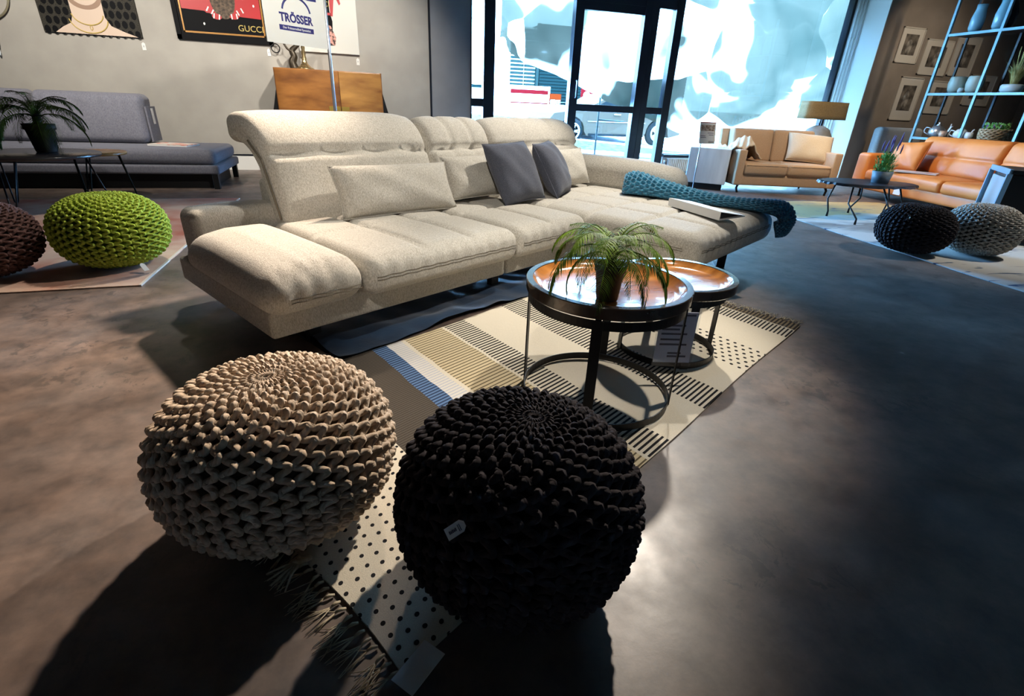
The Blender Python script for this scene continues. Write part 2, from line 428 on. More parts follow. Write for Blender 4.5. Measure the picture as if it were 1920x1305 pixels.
MB().box(-.6, .1, -.03, 0, .2, .9).build('window', M_slate, shed)
def signboard(name, label, x0, x1, y, z0, z1, m, cat='sign'):
    r = thing(name, label, cat, ((x0+x1)/2, y, z0)); w = (x1-x0)/2
    MB().box(-w, w, 0, .08, 0, z1-z0).build('board', m, r); return r
sb = signboard('advertising_board', 'white advertising board with red bands across the street', 7.9, 10.2, 28.5, 1.15, 2.05, M_white)
MB().box(-1.05, 1.05, -.02, 0, .52, .72).build('red_band', M_red, sb); MB().box(-1.05, 1.05, -.02, 0, .06, .12).build('red_line', M_red, sb)
MB().box(-1.12, -1.06, .0, .06, -.3, .0).build('post', M_white, sb); MB().box(1.06, 1.12, .0, .06, -.3, .0).build('post', M_white, sb)
sx = signboard('rental_sign', 'orange car rental sign with white lettering across the street', 10.02, 10.66, 28.0, 1.08, 1.72, M_orange_s)
MB().box(-.29, .29, -.02, 0, .10, .36).build('black_plate', M_black, sx)
text('lettering', 'SIXT', .30, M_white, sx, T(0, -.03, .23) @ Matrix.Rotation(pi/2, 4, 'X'), .012, xs=.85)
MB().box(-.05, .05, .08, .14, -.25, .3).build('post', M_black, sx)
sr = signboard('red_panel_sign', 'red panel sign with white emblem on the slate blue building', 12.3, 13.35, 29.2, 1.25, 2.1, M_red)
MB().lathe([(0, 0), (.2, 0), (.2, .02), (0, .02)], 20, M=T(-.2, -.02, .5) @ Matrix.Rotation(pi/2, 4, 'X')).build('emblem', M_white, sr)
for z in (.18, .1): MB().box(-.4, .1, -.015, 0, z, z+.05).build('text_line', M_white, sr)
MB().box(-.5, -.44, .08, .14, -.3, .85).build('post', M_white, sr)

# silver car
M_car = plain('silver_car_paint', (.034, .0215, .0135), .7, 0, spec=.02); M_tyre = plain('tyre_rubber', (.0035, .004, .004), .9, spec=.02)
M_carglass = plain('dark_car_glass', (.005, .006, .006), .5, spec=.03)
car = thing('car', 'silver car parked outside behind the glass door', 'car', (7.05, 14.0, .19), radians(2))
prof = [(-2.0, .30), (-2.06, .56), (-1.9, .74), (-.95, .88), (-.15, 1.28), (.95, 1.30), (1.65, .98), (2.1, .90), (2.2, .55), (2.1, .28)]
def arch(cx): return [(cx+.37*cos(a), .31+.37*sin(a)) for a in [pi*k/10 for k in range(11)]]
outline = prof + [(1.75, .2)] + [(x, z) for x, z in arch(1.33) if z > .2] + [(.9, .2), (-.9, .2)] + [(x, z) for x, z in arch(-1.35) if z > .2] + [(-1.78, .2)]
XZ = Matrix(((1, 0, 0, 0), (0, 0, 1, 0), (0, 1, 0, 0), (0, 0, 0, 1)))
MB().prism(outline, 0, 1.75, M=XZ).build('body', M_car, car)
gl = [(-.75, .90), (-.12, 1.22), (.90, 1.24), (1.45, .95)]
MB().prism(gl, -.012, 0, M=XZ).build('side_window', M_carglass, car)
MB().box(.30, .34, -.02, 0, .90, 1.24).build('door_pillar', M_car, car)
for xx in (-.12, .92): MB().tube([(xx, -.03, .76), (xx+.2, -.03, .76)], .016, 6).build('door_handle', M_chrome, car)
MB().box(-.9, .9, -.015, 0, .56, .575).build('trim_strip', M_chrome, car)
MB().box(-.85, .85, -.03, 0, .2, .26).build('sill_trim', M_tyre, car)
for wx in (-1.35, 1.33):
    w = MB().lathe([(.20, -.09), (.30, -.1), (.33, -.05), (.33, .05), (.30, .1), (.20, .09)], 32, M=T(wx, .08, .31) @ Matrix.Rotation(pi/2, 4, 'X')).build('wheel', M_tyre, car)
    b = MB().lathe([(.185, .0), (.215, .0), (.215, .05), (.185, .05)], 32, M=T(wx, .0, .31) @ Matrix.Rotation(pi/2, 4, 'X'))
    for k in range(5):
        for d in (-.16, .16):
            a = 2*pi*k/5+d; R = T(wx, -.02, .31) @ Matrix.Rotation(a, 4, 'Y')
            b.box(.03, .2, -.02, .02, -.013, .013, M=R)
    b.lathe([(0, 0), (.045, 0), (.045, .03), (0, .03)], 12, M=T(wx, -.01, .31) @ Matrix.Rotation(pi/2, 4, 'X'))
    b.build('rim', M_chrome, w)
# stand outside behind the door
st = thing('flag_stand', 'slim pale metal stand outside behind the glass door', 'stand', (4.55, 9.85, -.02))
M_pale = plain('pale_blue_metal', (.013, .015, .012), .6, 0, spec=.1)
MB().tube([(0, 0, .05), (0, 0, 1.35)], .018, 8).build('pole', M_pale, st)
MB().lathe([(0, 0), (.16, 0), (.17, .03), (.05, .07), (.03, .16), (0, .16)], 20).build('foot', M_pale, st)
MB().lathe([(0, 0), (.035, .01), (.04, .04), (.02, .08), (0, .08)], 12, c=(0, 0, .2)).build('knob', M_pale, st)
MB().tube([(0, 0, .9), (.55, 0, .88)], .012, 8).build('arm', M_pale, st)

# translucent film hanging outside over the glass
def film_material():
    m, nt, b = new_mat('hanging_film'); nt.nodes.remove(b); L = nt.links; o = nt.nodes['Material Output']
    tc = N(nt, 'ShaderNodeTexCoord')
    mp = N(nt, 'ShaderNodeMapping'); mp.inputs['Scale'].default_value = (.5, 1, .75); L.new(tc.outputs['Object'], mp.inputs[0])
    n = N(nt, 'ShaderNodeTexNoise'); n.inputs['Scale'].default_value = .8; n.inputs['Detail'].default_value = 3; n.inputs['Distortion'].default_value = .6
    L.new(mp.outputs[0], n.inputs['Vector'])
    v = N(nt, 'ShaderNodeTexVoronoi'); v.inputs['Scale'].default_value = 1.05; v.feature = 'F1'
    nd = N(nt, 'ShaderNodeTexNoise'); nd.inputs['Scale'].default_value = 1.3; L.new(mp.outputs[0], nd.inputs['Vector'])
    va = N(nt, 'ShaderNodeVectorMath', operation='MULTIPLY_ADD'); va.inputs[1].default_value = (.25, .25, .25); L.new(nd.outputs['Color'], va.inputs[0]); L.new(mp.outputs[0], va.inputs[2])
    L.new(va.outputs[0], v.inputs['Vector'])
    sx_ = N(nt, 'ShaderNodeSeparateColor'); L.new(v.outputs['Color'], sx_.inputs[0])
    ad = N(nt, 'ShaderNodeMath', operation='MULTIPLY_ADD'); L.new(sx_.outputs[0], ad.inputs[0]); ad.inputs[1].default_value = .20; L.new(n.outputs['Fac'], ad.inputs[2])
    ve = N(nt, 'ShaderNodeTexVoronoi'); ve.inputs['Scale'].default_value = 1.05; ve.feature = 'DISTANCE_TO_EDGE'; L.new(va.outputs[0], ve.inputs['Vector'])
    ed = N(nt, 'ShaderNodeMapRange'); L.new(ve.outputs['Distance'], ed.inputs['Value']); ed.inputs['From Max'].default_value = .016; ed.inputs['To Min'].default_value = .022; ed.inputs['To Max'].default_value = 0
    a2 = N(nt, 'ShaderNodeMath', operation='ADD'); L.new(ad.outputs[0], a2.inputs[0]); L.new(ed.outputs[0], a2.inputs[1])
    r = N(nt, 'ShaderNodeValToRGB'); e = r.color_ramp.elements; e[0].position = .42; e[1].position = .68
    e[0].color = (.0098, .0094, .0062, 1); e[1].color = (.52, .42, .34, 1); e.new(.57).color = (.0225, .0170, .0108, 1); L.new(a2.outputs[0], r.inputs[0])  # white and cyan ramp ends paint sunlit and shaded parts of the film
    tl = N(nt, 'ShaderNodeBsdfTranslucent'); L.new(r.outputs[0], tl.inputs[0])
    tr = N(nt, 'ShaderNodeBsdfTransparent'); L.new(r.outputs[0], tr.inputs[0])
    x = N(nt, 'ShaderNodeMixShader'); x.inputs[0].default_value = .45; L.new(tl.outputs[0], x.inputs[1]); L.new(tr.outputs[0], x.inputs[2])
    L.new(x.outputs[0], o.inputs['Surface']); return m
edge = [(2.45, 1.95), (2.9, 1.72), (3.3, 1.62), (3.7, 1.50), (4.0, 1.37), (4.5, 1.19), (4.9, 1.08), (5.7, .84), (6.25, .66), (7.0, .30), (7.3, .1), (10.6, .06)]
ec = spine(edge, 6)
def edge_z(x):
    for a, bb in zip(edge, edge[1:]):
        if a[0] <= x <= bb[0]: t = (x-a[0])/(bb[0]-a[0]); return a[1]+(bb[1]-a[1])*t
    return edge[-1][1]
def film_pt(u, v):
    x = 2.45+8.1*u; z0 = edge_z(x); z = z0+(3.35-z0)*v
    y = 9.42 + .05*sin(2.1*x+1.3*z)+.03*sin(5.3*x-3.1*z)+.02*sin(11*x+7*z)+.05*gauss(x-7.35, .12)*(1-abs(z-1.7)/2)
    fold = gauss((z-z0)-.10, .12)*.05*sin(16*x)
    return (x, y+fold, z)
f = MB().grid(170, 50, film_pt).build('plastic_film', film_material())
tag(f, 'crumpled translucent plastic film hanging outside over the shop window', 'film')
# ------------------------------------------------------------------ sectional sofa (local frame: x along the front, y backwards)
def fabric(name, c1, c2, c3, scale=260, stretch=(1, .35, .35), rough=.9, bump=.5, soft=2.0):
    m, nt, b = new_mat(name); L = nt.links
    tc = N(nt, 'ShaderNodeTexCoord'); mp = N(nt, 'ShaderNodeMapping'); mp.inputs['Scale'].default_value = stretch
    mp.inputs['Rotation'].default_value = (0, 0, .25); L.new(tc.outputs['Object'], mp.inputs[0])
    n = N(nt, 'ShaderNodeTexNoise'); n.inputs['Scale'].default_value = scale; n.inputs['Detail'].default_value = 3; n.inputs['Roughness'].default_value = .75
    L.new(mp.outputs[0], n.inputs['Vector'])
    r = N(nt, 'ShaderNodeValToRGB'); e = r.color_ramp.elements; e[0].position = .34; e[0].color = c1+(1,); e[1].position = .66; e[1].color = c3+(1,)
    q = e.new(.5); q.color = c2+(1,); L.new(n.outputs['Fac'], r.inputs[0]); L.new(r.outputs[0], b.inputs['Base Color'])
    n2 = N(nt, 'ShaderNodeTexNoise'); n2.inputs['Scale'].default_value = 9; n2.inputs['Detail'].default_value = 3; L.new(tc.outputs['Object'], n2.inputs['Vector'])
    ad = N(nt, 'ShaderNodeMath', operation='MULTIPLY_ADD'); L.new(n2.outputs['Fac'], ad.inputs[0]); ad.inputs[1].default_value = soft; L.new(n.outputs['Fac'], ad.inputs[2])
    bp = N(nt, 'ShaderNodeBump'); bp.inputs['Strength'].default_value = bump; bp.inputs['Distance'].default_value = .0035
    L.new(ad.outputs[0], bp.inputs['Height']); L.new(bp.outputs[0], b.inputs['Normal'])
    b.inputs['Roughness'].default_value = rough; b.inputs['Sheen Weight'].default_value = .15; b.inputs['Specular IOR Level'].default_value = .15
    return m
M_beige = fabric('beige_melange_fabric', (.33, .30, .25), (.47, .435, .375), (.60, .565, .50))
M_stitch = plain('seam_thread', (.16, .135, .10), .9)

SOFA_O = (-0.4015, 2.0764, 0); SOFA_A = radians(31.5)
sofa = thing('sectional_sofa', 'large beige melange fabric corner sofa with raised headrests and chaise', 'sofa', SOFA_O, SOFA_A)
SU = Vector((cos(SOFA_A), sin(SOFA_A), 0)); SV = Vector((-sin(SOFA_A), cos(SOFA_A), 0))
def sofa_w(u, v, z): return Vector(SOFA_O)+SU*u+SV*v+Vector((0, 0, z))

MB().soft(0, 1.405, 0, 1.08, .13, .26, .02, (10, 6, 1)).build('base', M_beige, sofa)
MB().soft(1.412, 2.10, 0, 1.08, .13, .26, .02, (6, 6, 1)).build('base', M_beige, sofa)
MB().soft(2.12, 3.32, -.74, 1.08, .135, .235, .02, (6, 10, 1)).build('base', M_beige, sofa)

def seat_fn(x0, x1, y0, y1, puff, creases_u=(), creases_v=(), lip=.06, drop=None):
    def fn(x, y, z, qx, qy, qz):
        top = max(0.0, qz)
        k = puff*(1-qx**4)*(1-qy**4)*top
        for cu in creases_u: k -= top*.026*gauss(x-cu, .018)*(1 if y > y0+.07 else max(0, (y-y0)/.07))
        for cv in creases_v: k -= top*.020*gauss(y-cv, .018)
        # bulging front lip with small gathers along the seam
        fr = gauss(y-y0, .05)
        y2 = y - lip*.35*fr*(1-qz*qz) - .004*fr*sin(x*70)*(1 if -.2 < qz < .75 else .2)
        z2 = z + k
        if drop: z2 -= drop(x, y)*max(0, (qz+1)/2)
        return (x, y2, z2)
    return fn
# fold-out arm pad on the left
pad = MB().soft(-.04, .405, -.10, .83, .245, .435, .09, (16, 34, 4), seat_fn(-.04, .405, -.10, .83, .024, lip=.05,
      drop=lambda x, y: .035*max(0, (.15-x)/.2)), corner=4).build('arm_pad', M_beige, sofa)
# wrinkles near the front seam of the arm pad
for v in pad.data.vertices:
    x, y, z = v.co
    if y < .06 and z > .30: v.co.z += .004*sin(x*95+.6*sin(x*31))*gauss(y+.055, .05); v.co.y += .004*sin(x*95)*gauss(y+.07, .04)
def seam(parent, pts, r=.0022, name='seam_stitch', m=None):
    return MB().tube(pts, r, 5).build(name, m or M_stitch, parent)
def front_seams(parent, x0, x1, y, z, zs=(.0, .014), sag=0.0):
    for dz in zs:
        n = 64
        seam(parent, [(x0+(x1-x0)*k/n, y-.004*sin((x0+(x1-x0)*k/n)*70), z+dz+sag*sin(pi*k/n)) for k in range(n+1)], .0016)
front_seams(pad, .05, .36, -.119, .315)
def seat(name, x0, x1, y0, y1, z0, z1, cu=(), cv=(), puff=.018, r=.055):
    o = MB().soft(x0, x1, y0, y1, z0, z1, r, (44, 36, 4), seat_fn(x0, x1, y0, y1, puff, cu, cv), corner=4).build(name, M_beige, sofa)
    front_seams(o, x0+.03, x1-.03, y0-.0225, z0+.085); return o
seat('seat_cushion', .412, 1.385, -.10, .86, .245, .425, cu=(.74, 1.06), cv=(.42,))
seat('seat_cushion', 1.393, 2.065, -.10, .86, .245, .425, cu=(1.70,), cv=(.42,))
ch = MB().soft(2.075, 3.40, -.86, .93, .20, .43, .075, (60, 70, 4), seat_fn(2.075, 3.40, -.86, .93, .02, (2.4, 2.74, 3.08), (-.46, -.08, .30, .66)), corner=4)
ch = ch.build('chaise_cushion', M_beige, sofa)
for dz in (0, .014):
    seam(ch, [(2.12+1.2*k/80, -.8835-.004*sin((2.12+1.2*k/80)*70), .325+dz) for k in range(81)], .0018)
    seam(ch, [(2.0735, -.78+.7*k/12, .325+dz) for k in range(13)], .0018)
# low back rail behind the arm pad
MB().soft(.05, .53, .90, 1.11, .20, .505, .05, (8, 5, 5), lambda x, y, z, qx, qy, qz: (x, y, z+.012*(1-qx*qx)*max(0, qz)), corner=4).build('low_back_rail', M_beige, sofa)

def back(name, x0, x1, P, th, crease_s=(), channels=(), right_round=0.0, left_round=0.0, flare=0.0, puff=.03):
    at, L = spine(P, 10); w = x1-x0
    def fn(x, y, z, qx, qy, qz):
        s = y; t = z
        f = 1.0
        if right_round and qx > .55: f -= right_round*((qx-.55)/.45)**2.4
        if left_round and qx < -.55: f -= left_round*((-qx-.55)/.45)**2.4
        s = s*f
        front = max(0, -qz)
        t -= puff*(1-qx**6)*(1-qy**6)*front
        for c0, dep, wd in crease_s: t += front*dep*gauss(s-c0, wd)*(1+.35*sin(x*23))
        for cx_ in channels: t += front*.018*gauss(x-cx_, .018)*(1 if s > L*.55 else max(0, (s-L*.35)/(L*.2)))
        xx = x - flare*max(0, (s/L-.45))*(1 if qx < 0 else 0)*abs(qx)
        py, pz, ny, nz = at(s)
        return (xx, py+ny*t, pz+nz*t)
    return MB().soft(x0, x1, 0, L, 0, th, .05, (26, 34, 3), fn, corner=4).build(name, M_beige, sofa)
PB1 = [(.74, .40), (.83, .58), (.90, .76), (.975, .875), (1.09, .945), (1.24, .955)]
b1 = back('backrest', .465, 1.57, PB1, .15, ((.40, .048, .017),), (), right_round=.16, flare=.10)
PB2 = [(.74, .40), (.85, .62), (.92, .78), (.985, .885), (1.10, .935), (1.23, .90)]
b2 = back('backrest', 1.58, 2.185, PB2, .15, ((.40, .042, .017),), (1.78, 1.98), puff=.03)
b3 = back('backrest', 2.195, 3.32, PB2, .15, ((.40, .042, .017),), (2.57, 2.95), right_round=.20, puff=.035)
# side gusset of the raised headrest with its dark zip seam
seam(b1, [(.458, .80, .44), (.457, .87, .60), (.456, .93, .74), (.43, 1.0, .83)], .006)
MB().soft(.50, 3.25, .98, 1.14, .26, .62, .03, (6, 2, 3)).build('rear_frame', M_beige, sofa)
# right arm roll on the chaise
def arm_fn(x, y, z, qx, qy, qz):
    z2 = z - .05*max(0, -qy)**2*(1 if qz > 0 else .0) + .012*(1-qx*qx)*max(0, qz)
    return (x, y, z2)
MB().soft(3.20, 3.46, -.17, .98, .40, .675, .11, (6, 20, 5), arm_fn, corner=5).build('side_armrest', M_beige, sofa)
MB().soft(3.26, 3.44, -.10, .98, .24, .42, .04, (3, 8, 3)).build('armrest_base', M_beige, sofa)
# black skid feet
def skid(u, v, rz):
    b = MB(); R = T(u, v, 0) @ RZ(rz)
    b.box(-.02, .02, -.03, .03, .005, .14, M=R); b.box(-.16, .16, -.03, .03, 0, .012, M=R)
    return b.build('skid_foot', M_black, sofa)
for u, v, rz in ((.25, .16, pi/2), (.25, .92, pi/2), (1.42, .12, pi/2), (1.42, .95, pi/2), (3.10, -.66, .5), (3.12, .9, pi/2), (2.48, -.55, pi/2)): skid(u, v, rz)
tag_hang = None

# loose cushions
def pillow_mesh(w, h, t, name, puffpow=.55, ears=.045, seed=0, n=24):
    r = random.Random(seed); ph = [r.uniform(0, 6.28) for _ in range(6)]
    b = MB()
    def pt(side):
        def fn(u, v):
            x, y = 2*u-1, 2*v-1
            e = max(0, (1-abs(x)**3.2)*(1-abs(y)**3.2))**puffpow
            z = side*(t/2*e) + .006*e*(sin(5*x+ph[0])*sin(4*y+ph[1])+sin(9*x+6*y+ph[2])*.5)
            pin = 1-ears*((1-abs(x)**2)*(abs(y) > -1)*abs(y)**3)
            pin2 = 1-ears*((1-abs(y)**2)*abs(x)**3)
            return (x*w/2*pin2, z, y*h/2*pin)
        return fn
    b.grid(n, n, pt(-1)); b.grid(n, n, lambda u, v: pt(1)(1-u, v))
    me = b.mesh(name); bm = bmesh.new(); bm.from_mesh(me); bmesh.ops.remove_doubles(bm, verts=bm.verts, dist=1e-5); bm.to_mesh(me); bm.free()
    me.polygons.foreach_set('use_smooth', [True]*len(me.polygons)); return me
def piping(w, h, parent, m, ears=.045, r=.004):
    pts = []
    for k in range(4):
        for i in range(12):
            a = -1+2*i/12; x, y = [(a, -1), (1, a), (-a, 1), (-1, -a)][k]
            pin = 1-ears*((1-abs(x)**2)*abs(y)**3); pin2 = 1-ears*((1-abs(y)**2)*abs(x)**3)
            pts.append((x*w/2*pin2, 0, y*h/2*pin))
    return MB().tube(pts, r, 6, closed=True).build('piping', m, parent)
def frame_matrix(center, xdir, zdir):
    x = Vector(xdir).normalized(); z = Vector(zdir); z = (z - x*z.dot(x)).normalized(); y = z.cross(x)
    M = Matrix((x, y, z)).transposed().to_4x4(); M.translation = Vector(center); return M
def pillow(name, label, w, h, t, m, TL, TR, BL, BR, seed, group=None, pipe=None, cat='cushion'):
    TL, TR, BL, BR = map(Vector, (TL, TR, BL, BR)); c = (TL+TR+BL+BR)/4
    root = thing(name, label, cat, (0, 0, 0), 0, group); root.matrix_world = frame_matrix(c, (TR-TL)+(BR-BL), (TL-BL)+(TR-BR))
    o = link('cover', pillow_mesh(w, h, t, 'cover', seed=seed), m, root)
    if pipe: piping(w, h, root, pipe)
    return root
sw = sofa_w
pillow('lumbar_cushion', 'beige lumbar cushion leaning on the left raised headrest', .80, .30, .18, M_beige, sw(.73, .73, .70), sw(1.43, .69, .69), sw(.80, .60, .45), sw(1.52, .56, .445), 1, 'beige lumbar cushions on the corner sofa', pipe=M_beige)
pillow('lumbar_cushion', 'beige lumbar cushion half hidden behind the left grey square cushion', .58, .29, .15, M_beige, sw(1.53, .76, .725), sw(2.11, .73, .73), sw(1.55, .62, .47), sw(2.13, .60, .47), 2, 'beige lumbar cushions on the corner sofa', pipe=M_beige)
pillow('lumbar_cushion', 'beige lumbar cushion beside the right armrest of the chaise', .62, .30, .15, M_beige, sw(2.50, .78, .735), sw(3.10, .74, .75), sw(2.50, .64, .47), sw(3.12, .62, .47), 3, 'beige lumbar cushions on the corner sofa', pipe=M_beige)
M_greyf = fabric('blue_grey_cushion_fabric', (.050, .054, .072), (.078, .083, .108), (.11, .116, .145), 320, (1, .6, .6), bump=.3)
pillow('square_cushion', 'square blue-grey cushion, left and larger-looking of the leaning pair', .43, .43, .17, M_greyf, sw(1.74, .60, .80), sw(2.15, .60, .82), sw(1.85, .38, .455), sw(2.27, .40, .46), 4, 'blue-grey cushions on the corner sofa', pipe=M_greyf)
pillow('square_cushion', 'square blue-grey cushion seen edge-on, right of the leaning pair', .42, .42, .17, M_greyf, sw(2.20, .52, .80), sw(2.57, .68, .81), sw(2.35, .36, .455), sw(2.72, .52, .46), 5, 'blue-grey cushions on the corner sofa', pipe=M_greyf)

# teal chunky knit throw over the chaise end
M_teal = noisy('teal_wool', (.012, .10, .17), (.040, .25, .40), 60, 3, rough=.95, bump=.6, bscale=300, sheen=.4)
path = catmull([(3.00, .20, .47), (3.06, -.02, .475), (3.12, -.30, .46), (3.18, -.58, .46), (3.24, -.80, .455), (3.29, -.925, .42), (3.30, -.955, .33), (3.30, -.965, .27)], 14)
def throw_pt(u, v):
    k = u*(len(path)-1); i = min(int(k), len(path)-2); p = path[i].lerp(path[i+1], k-i); d = (path[i+1]-path[i]).normalized()
    side = d.cross(Vector((0, 0, 1)));
    if side.length < .3: side = Vector((-1, 0, 0))
    side.normalize(); up = side.cross(d).normalized()
    if up.z < 0 and d.z > -.8: up = -up
    a = 2*pi*v; wdt = .125*(1+.18*sin(5*u*2+1))*(1 if u < .8 else 1-.35*(u-.8)/.2) * (1-.9*max(0, (.04-u)/.04)**2)
    hgt = .078*(1+.35*sin(9*u+.5)+.5*gauss(u-.06, .07))*(1-.55*max(0, (u-.7)/.3))
    ca, sa = cos(a), sin(a)
    rad = 1+.13*(sin(u*150+ (pi if int(v*44) % 2 else 0)))*1.0*abs(sin(v*44*pi))**.6
    zz = sa*hgt*rad if sa > 0 else sa*.02
    q = p + side*(ca*wdt*rad) + up*zz
    return tuple(sofa_w(q.x, q.y, q.z))
tb = MB().grid(190, 132, throw_pt); 
throw = tb.build('knitted_throw', M_teal); tag(throw, 'teal chunky knitted throw laid along the end of the chaise', 'throw')

# white folder / thick brochure on the chaise
M_paper = plain('white_gloss_paper', (.74, .73, .71), .35); M_dark_in = plain('dark_folder_inside', (.02, .02, .02), .7)
P0, P1 = sofa_w(2.74, -.33, .455), sofa_w(2.50, -.80, .455)
ax = (P1-P0); Lb = ax.length; axn = ax.normalized(); sd = Vector((-axn.y, axn.x, 0))
folder = thing('folder', 'white thick folder lying slightly open on the chaise cushion', 'folder'); FM = Matrix((axn, sd, Vector((0, 0, 1)))).transposed().to_4x4(); FM.translation = P0; folder.matrix_world = FM
W = .20
MB().box(0, Lb, -.002, .002, 0, .05).build('spine', M_paper, folder)
MB().add([(0, 0, .05), (Lb, 0, .05), (Lb, W, .022), (0, W, .022), (0, 0, .0535), (Lb, 0, .0535), (Lb, W, .0255), (0, W, .0255)], [(3, 2, 1, 0), (4, 5, 6, 7), (0, 1, 5, 4), (1, 2, 6, 5), (2, 3, 7, 6), (3, 0, 4, 7)]).build('front_cover', M_paper, folder)
MB().add([(0, 0, 0), (Lb, 0, 0), (Lb, W, .017), (0, W, .017), (0, 0, .004), (Lb, 0, .004), (Lb, W, .021), (0, W, .021)], [(3, 2, 1, 0), (4, 5, 6, 7), (0, 1, 5, 4), (1, 2, 6, 5), (2, 3, 7, 6), (3, 0, 4, 7)]).build('back_cover', M_paper, folder)
MB().prism([(.006, .006), (W*.8, .021), (W*.8, .024), (.006, .046)], .02, Lb-.02, M=Matrix(((0, 0, 1, 0), (1, 0, 0, 0), (0, 1, 0, 0), (0, 0, 0, 1)))).build('dark_inside', M_dark_in, folder)

# ------------------------------------------------------------------ rug with woven bands and dots
RUG_A = radians(31.1); RUG_O = (0.0, 0.65, 0.0); RL, RW = 2.70, 1.31
def rug_material():
    m, nt, b = new_mat('woven_band_rug'); L = nt.links
    tc = N(nt, 'ShaderNodeTexCoord'); sp = N(nt, 'ShaderNodeSeparateXYZ'); L.new(tc.outputs['Object'], sp.inputs[0])
    X, Y = sp.outputs[0], sp.outputs[1]
    def mth(op, a, c=None, d=None):
        n = N(nt, 'ShaderNodeMath', operation=op)
        for i, q in enumerate((a, c, d)):
            if q is None: continue
            if isinstance(q, (int, float)): n.inputs[i].default_value = q
            else: L.new(q, n.inputs[i])
        return n.outputs[0]
    t = mth('MULTIPLY_ADD', Y, -.15, X)
    wob = N(nt, 'ShaderNodeTexNoise'); wob.inputs['Scale'].default_value = 6; L.new(tc.outputs['Object'], wob.inputs['Vector'])
    t = mth('ADD', t, mth('MULTIPLY', mth('SUBTRACT', wob.outputs['Fac'], .5), .02))
    def band(a, c): return mth('MULTIPLY', mth('GREATER_THAN', t, a), mth('LESS_THAN', t, c))
    def stripes(period, duty, ph=0.0): return mth('LESS_THAN', mth('FRACT', mth('MULTIPLY_ADD', Y, 1/period, ph)), duty)
    def dots(period, r):
        fx = mth('FRACT', mth('MULTIPLY', t, 1/period)); row = mth('FLOOR', mth('MULTIPLY', t, 1/period))
        sh = mth('MULTIPLY', mth('MODULO', mth('ABSOLUTE', row), 2.0), .5)
        fy = mth('FRACT', mth('ADD', mth('MULTIPLY', Y, 1/period), sh))
        dx, dy = mth('SUBTRACT', fx, .5), mth('SUBTRACT', fy, .5)
        return mth('LESS_THAN', mth('ADD', mth('MULTIPLY', dx, dx), mth('MULTIPLY', dy, dy)), r*r)
    cur = None
    def over(mask, colr):
        nonlocal cur
        x = N(nt, 'ShaderNodeMix', data_type='RGBA'); L.new(mask, x.inputs[0])
        if cur is None: x.inputs[6].default_value = (.60, .53, .42, 1)
        else: L.new(cur, x.inputs[6])
        x.inputs[7].default_value = colr+(1,); cur = x.outputs[2]
    INK = (.018, .017, .018)
    over(mth('MULTIPLY', band(-1, .34), dots(.035, .17)), INK)
    over(band(.34, .58), (.055, .045, .036))
    over(mth('MULTIPLY', band(.34, .58), stripes(.012, .25)), (.10, .085, .07))
    over(band(.58, .655), (.10, .17, .30)); over(mth('MULTIPLY', band(.58, .655), stripes(.018, .45)), (.025, .04, .085))
    over(band(.655, .735), (.58, .54, .48)); over(mth('MULTIPLY', band(.655, .735), stripes(.018, .35)), (.40, .41, .46))
    over(band(.755, .985), (.54, .44, .28)); over(mth('MULTIPLY', band(.755, .985), stripes(.021, .30)), (.11, .085, .05))
    for a, c in ((1.0, 1.14), (1.44, 1.62), (2.45, 2.58)): over(mth('MULTIPLY', band(a, c), stripes(.021, .45)), INK)
    over(mth('MULTIPLY', band(1.88, 2.17), dots(.040, .22)), INK)
    over(band(2.59, 2.9), (.22, .17, .11)); over(mth('MULTIPLY', band(2.59, 2.9), stripes(.021, .5)), (.035, .03, .028))
    wv = N(nt, 'ShaderNodeTexNoise'); wv.inputs['Scale'].default_value = 400; wv.inputs['Detail'].default_value = 2; L.new(tc.outputs['Object'], wv.inputs['Vector'])
    mr = N(nt, 'ShaderNodeMapRange'); L.new(wv.outputs['Fac'], mr.inputs['Value']); mr.inputs['To Min'].default_value = .75; mr.inputs['To Max'].default_value = 1.2
    mu = N(nt, 'ShaderNodeMix', data_type='RGBA', blend_type='MULTIPLY'); mu.inputs[0].default_value = 1; L.new(cur, mu.inputs[6]); L.new(mr.outputs[0], mu.inputs[7])
    L.new(mu.outputs[2], b.inputs['Base Color']); b.inputs['Roughness'].default_value = .95; b.inputs['Specular IOR Level'].default_value = .1
    bp = N(nt, 'ShaderNodeBump'); bp.inputs['Strength'].default_value = .4; bp.inputs['Distance'].default_value = .002; L.new(wv.outputs['Fac'], bp.inputs['Height']); L.new(bp.outputs[0], b.inputs['Normal'])
    return m
rug = thing('woven_rug', 'long cream woven rug with striped bands and dots under the round tables', 'rug', RUG_O, RUG_A)
def rug_pt(u, v):
    x, y = RL*u, RW*v
    edge = .008*sin(9*y)*(abs(u-.5) > .49) + 0
    return (x+edge, y + .006*sin(4.2*x)*(v < .02 or v > .98), .007+.0025*sin(3*x+1)*sin(5*y))
b = MB().grid(90, 44, rug_pt); b.grid(90, 44, lambda u, v: (rug_pt(1-u, v)[0], rug_pt(1-u, v)[1], .001))
b.build('weave', rug_material(), rug)
M_fringe = noisy('cream_fringe', (.36, .29, .19), (.50, .42, .30), 50, 3, rough=.95)
def tassel_mesh(seed):
    r = random.Random(seed); b = MB()
    knot = [(0, 0, .006), (-.012, 0, .010), (-.022, 0, .007)]
    b.tube(knot, [.003, .0045, .003], 6)
    for k in range(5):
        a = r.uniform(-.5, .5); l = r.uniform(.05, .085); bend = r.uniform(-.02, .02)
        b.tube([(-.02, 0, .006), (-.02-l*.5*cos(a), l*.5*sin(a)+bend*.3, .005), (-.02-l*cos(a), l*sin(a)+bend, .003)], [.0015, .0013, .0008], 4)
    return b.mesh('tassel')
TM = [tassel_mesh(k) for k in range(5)]
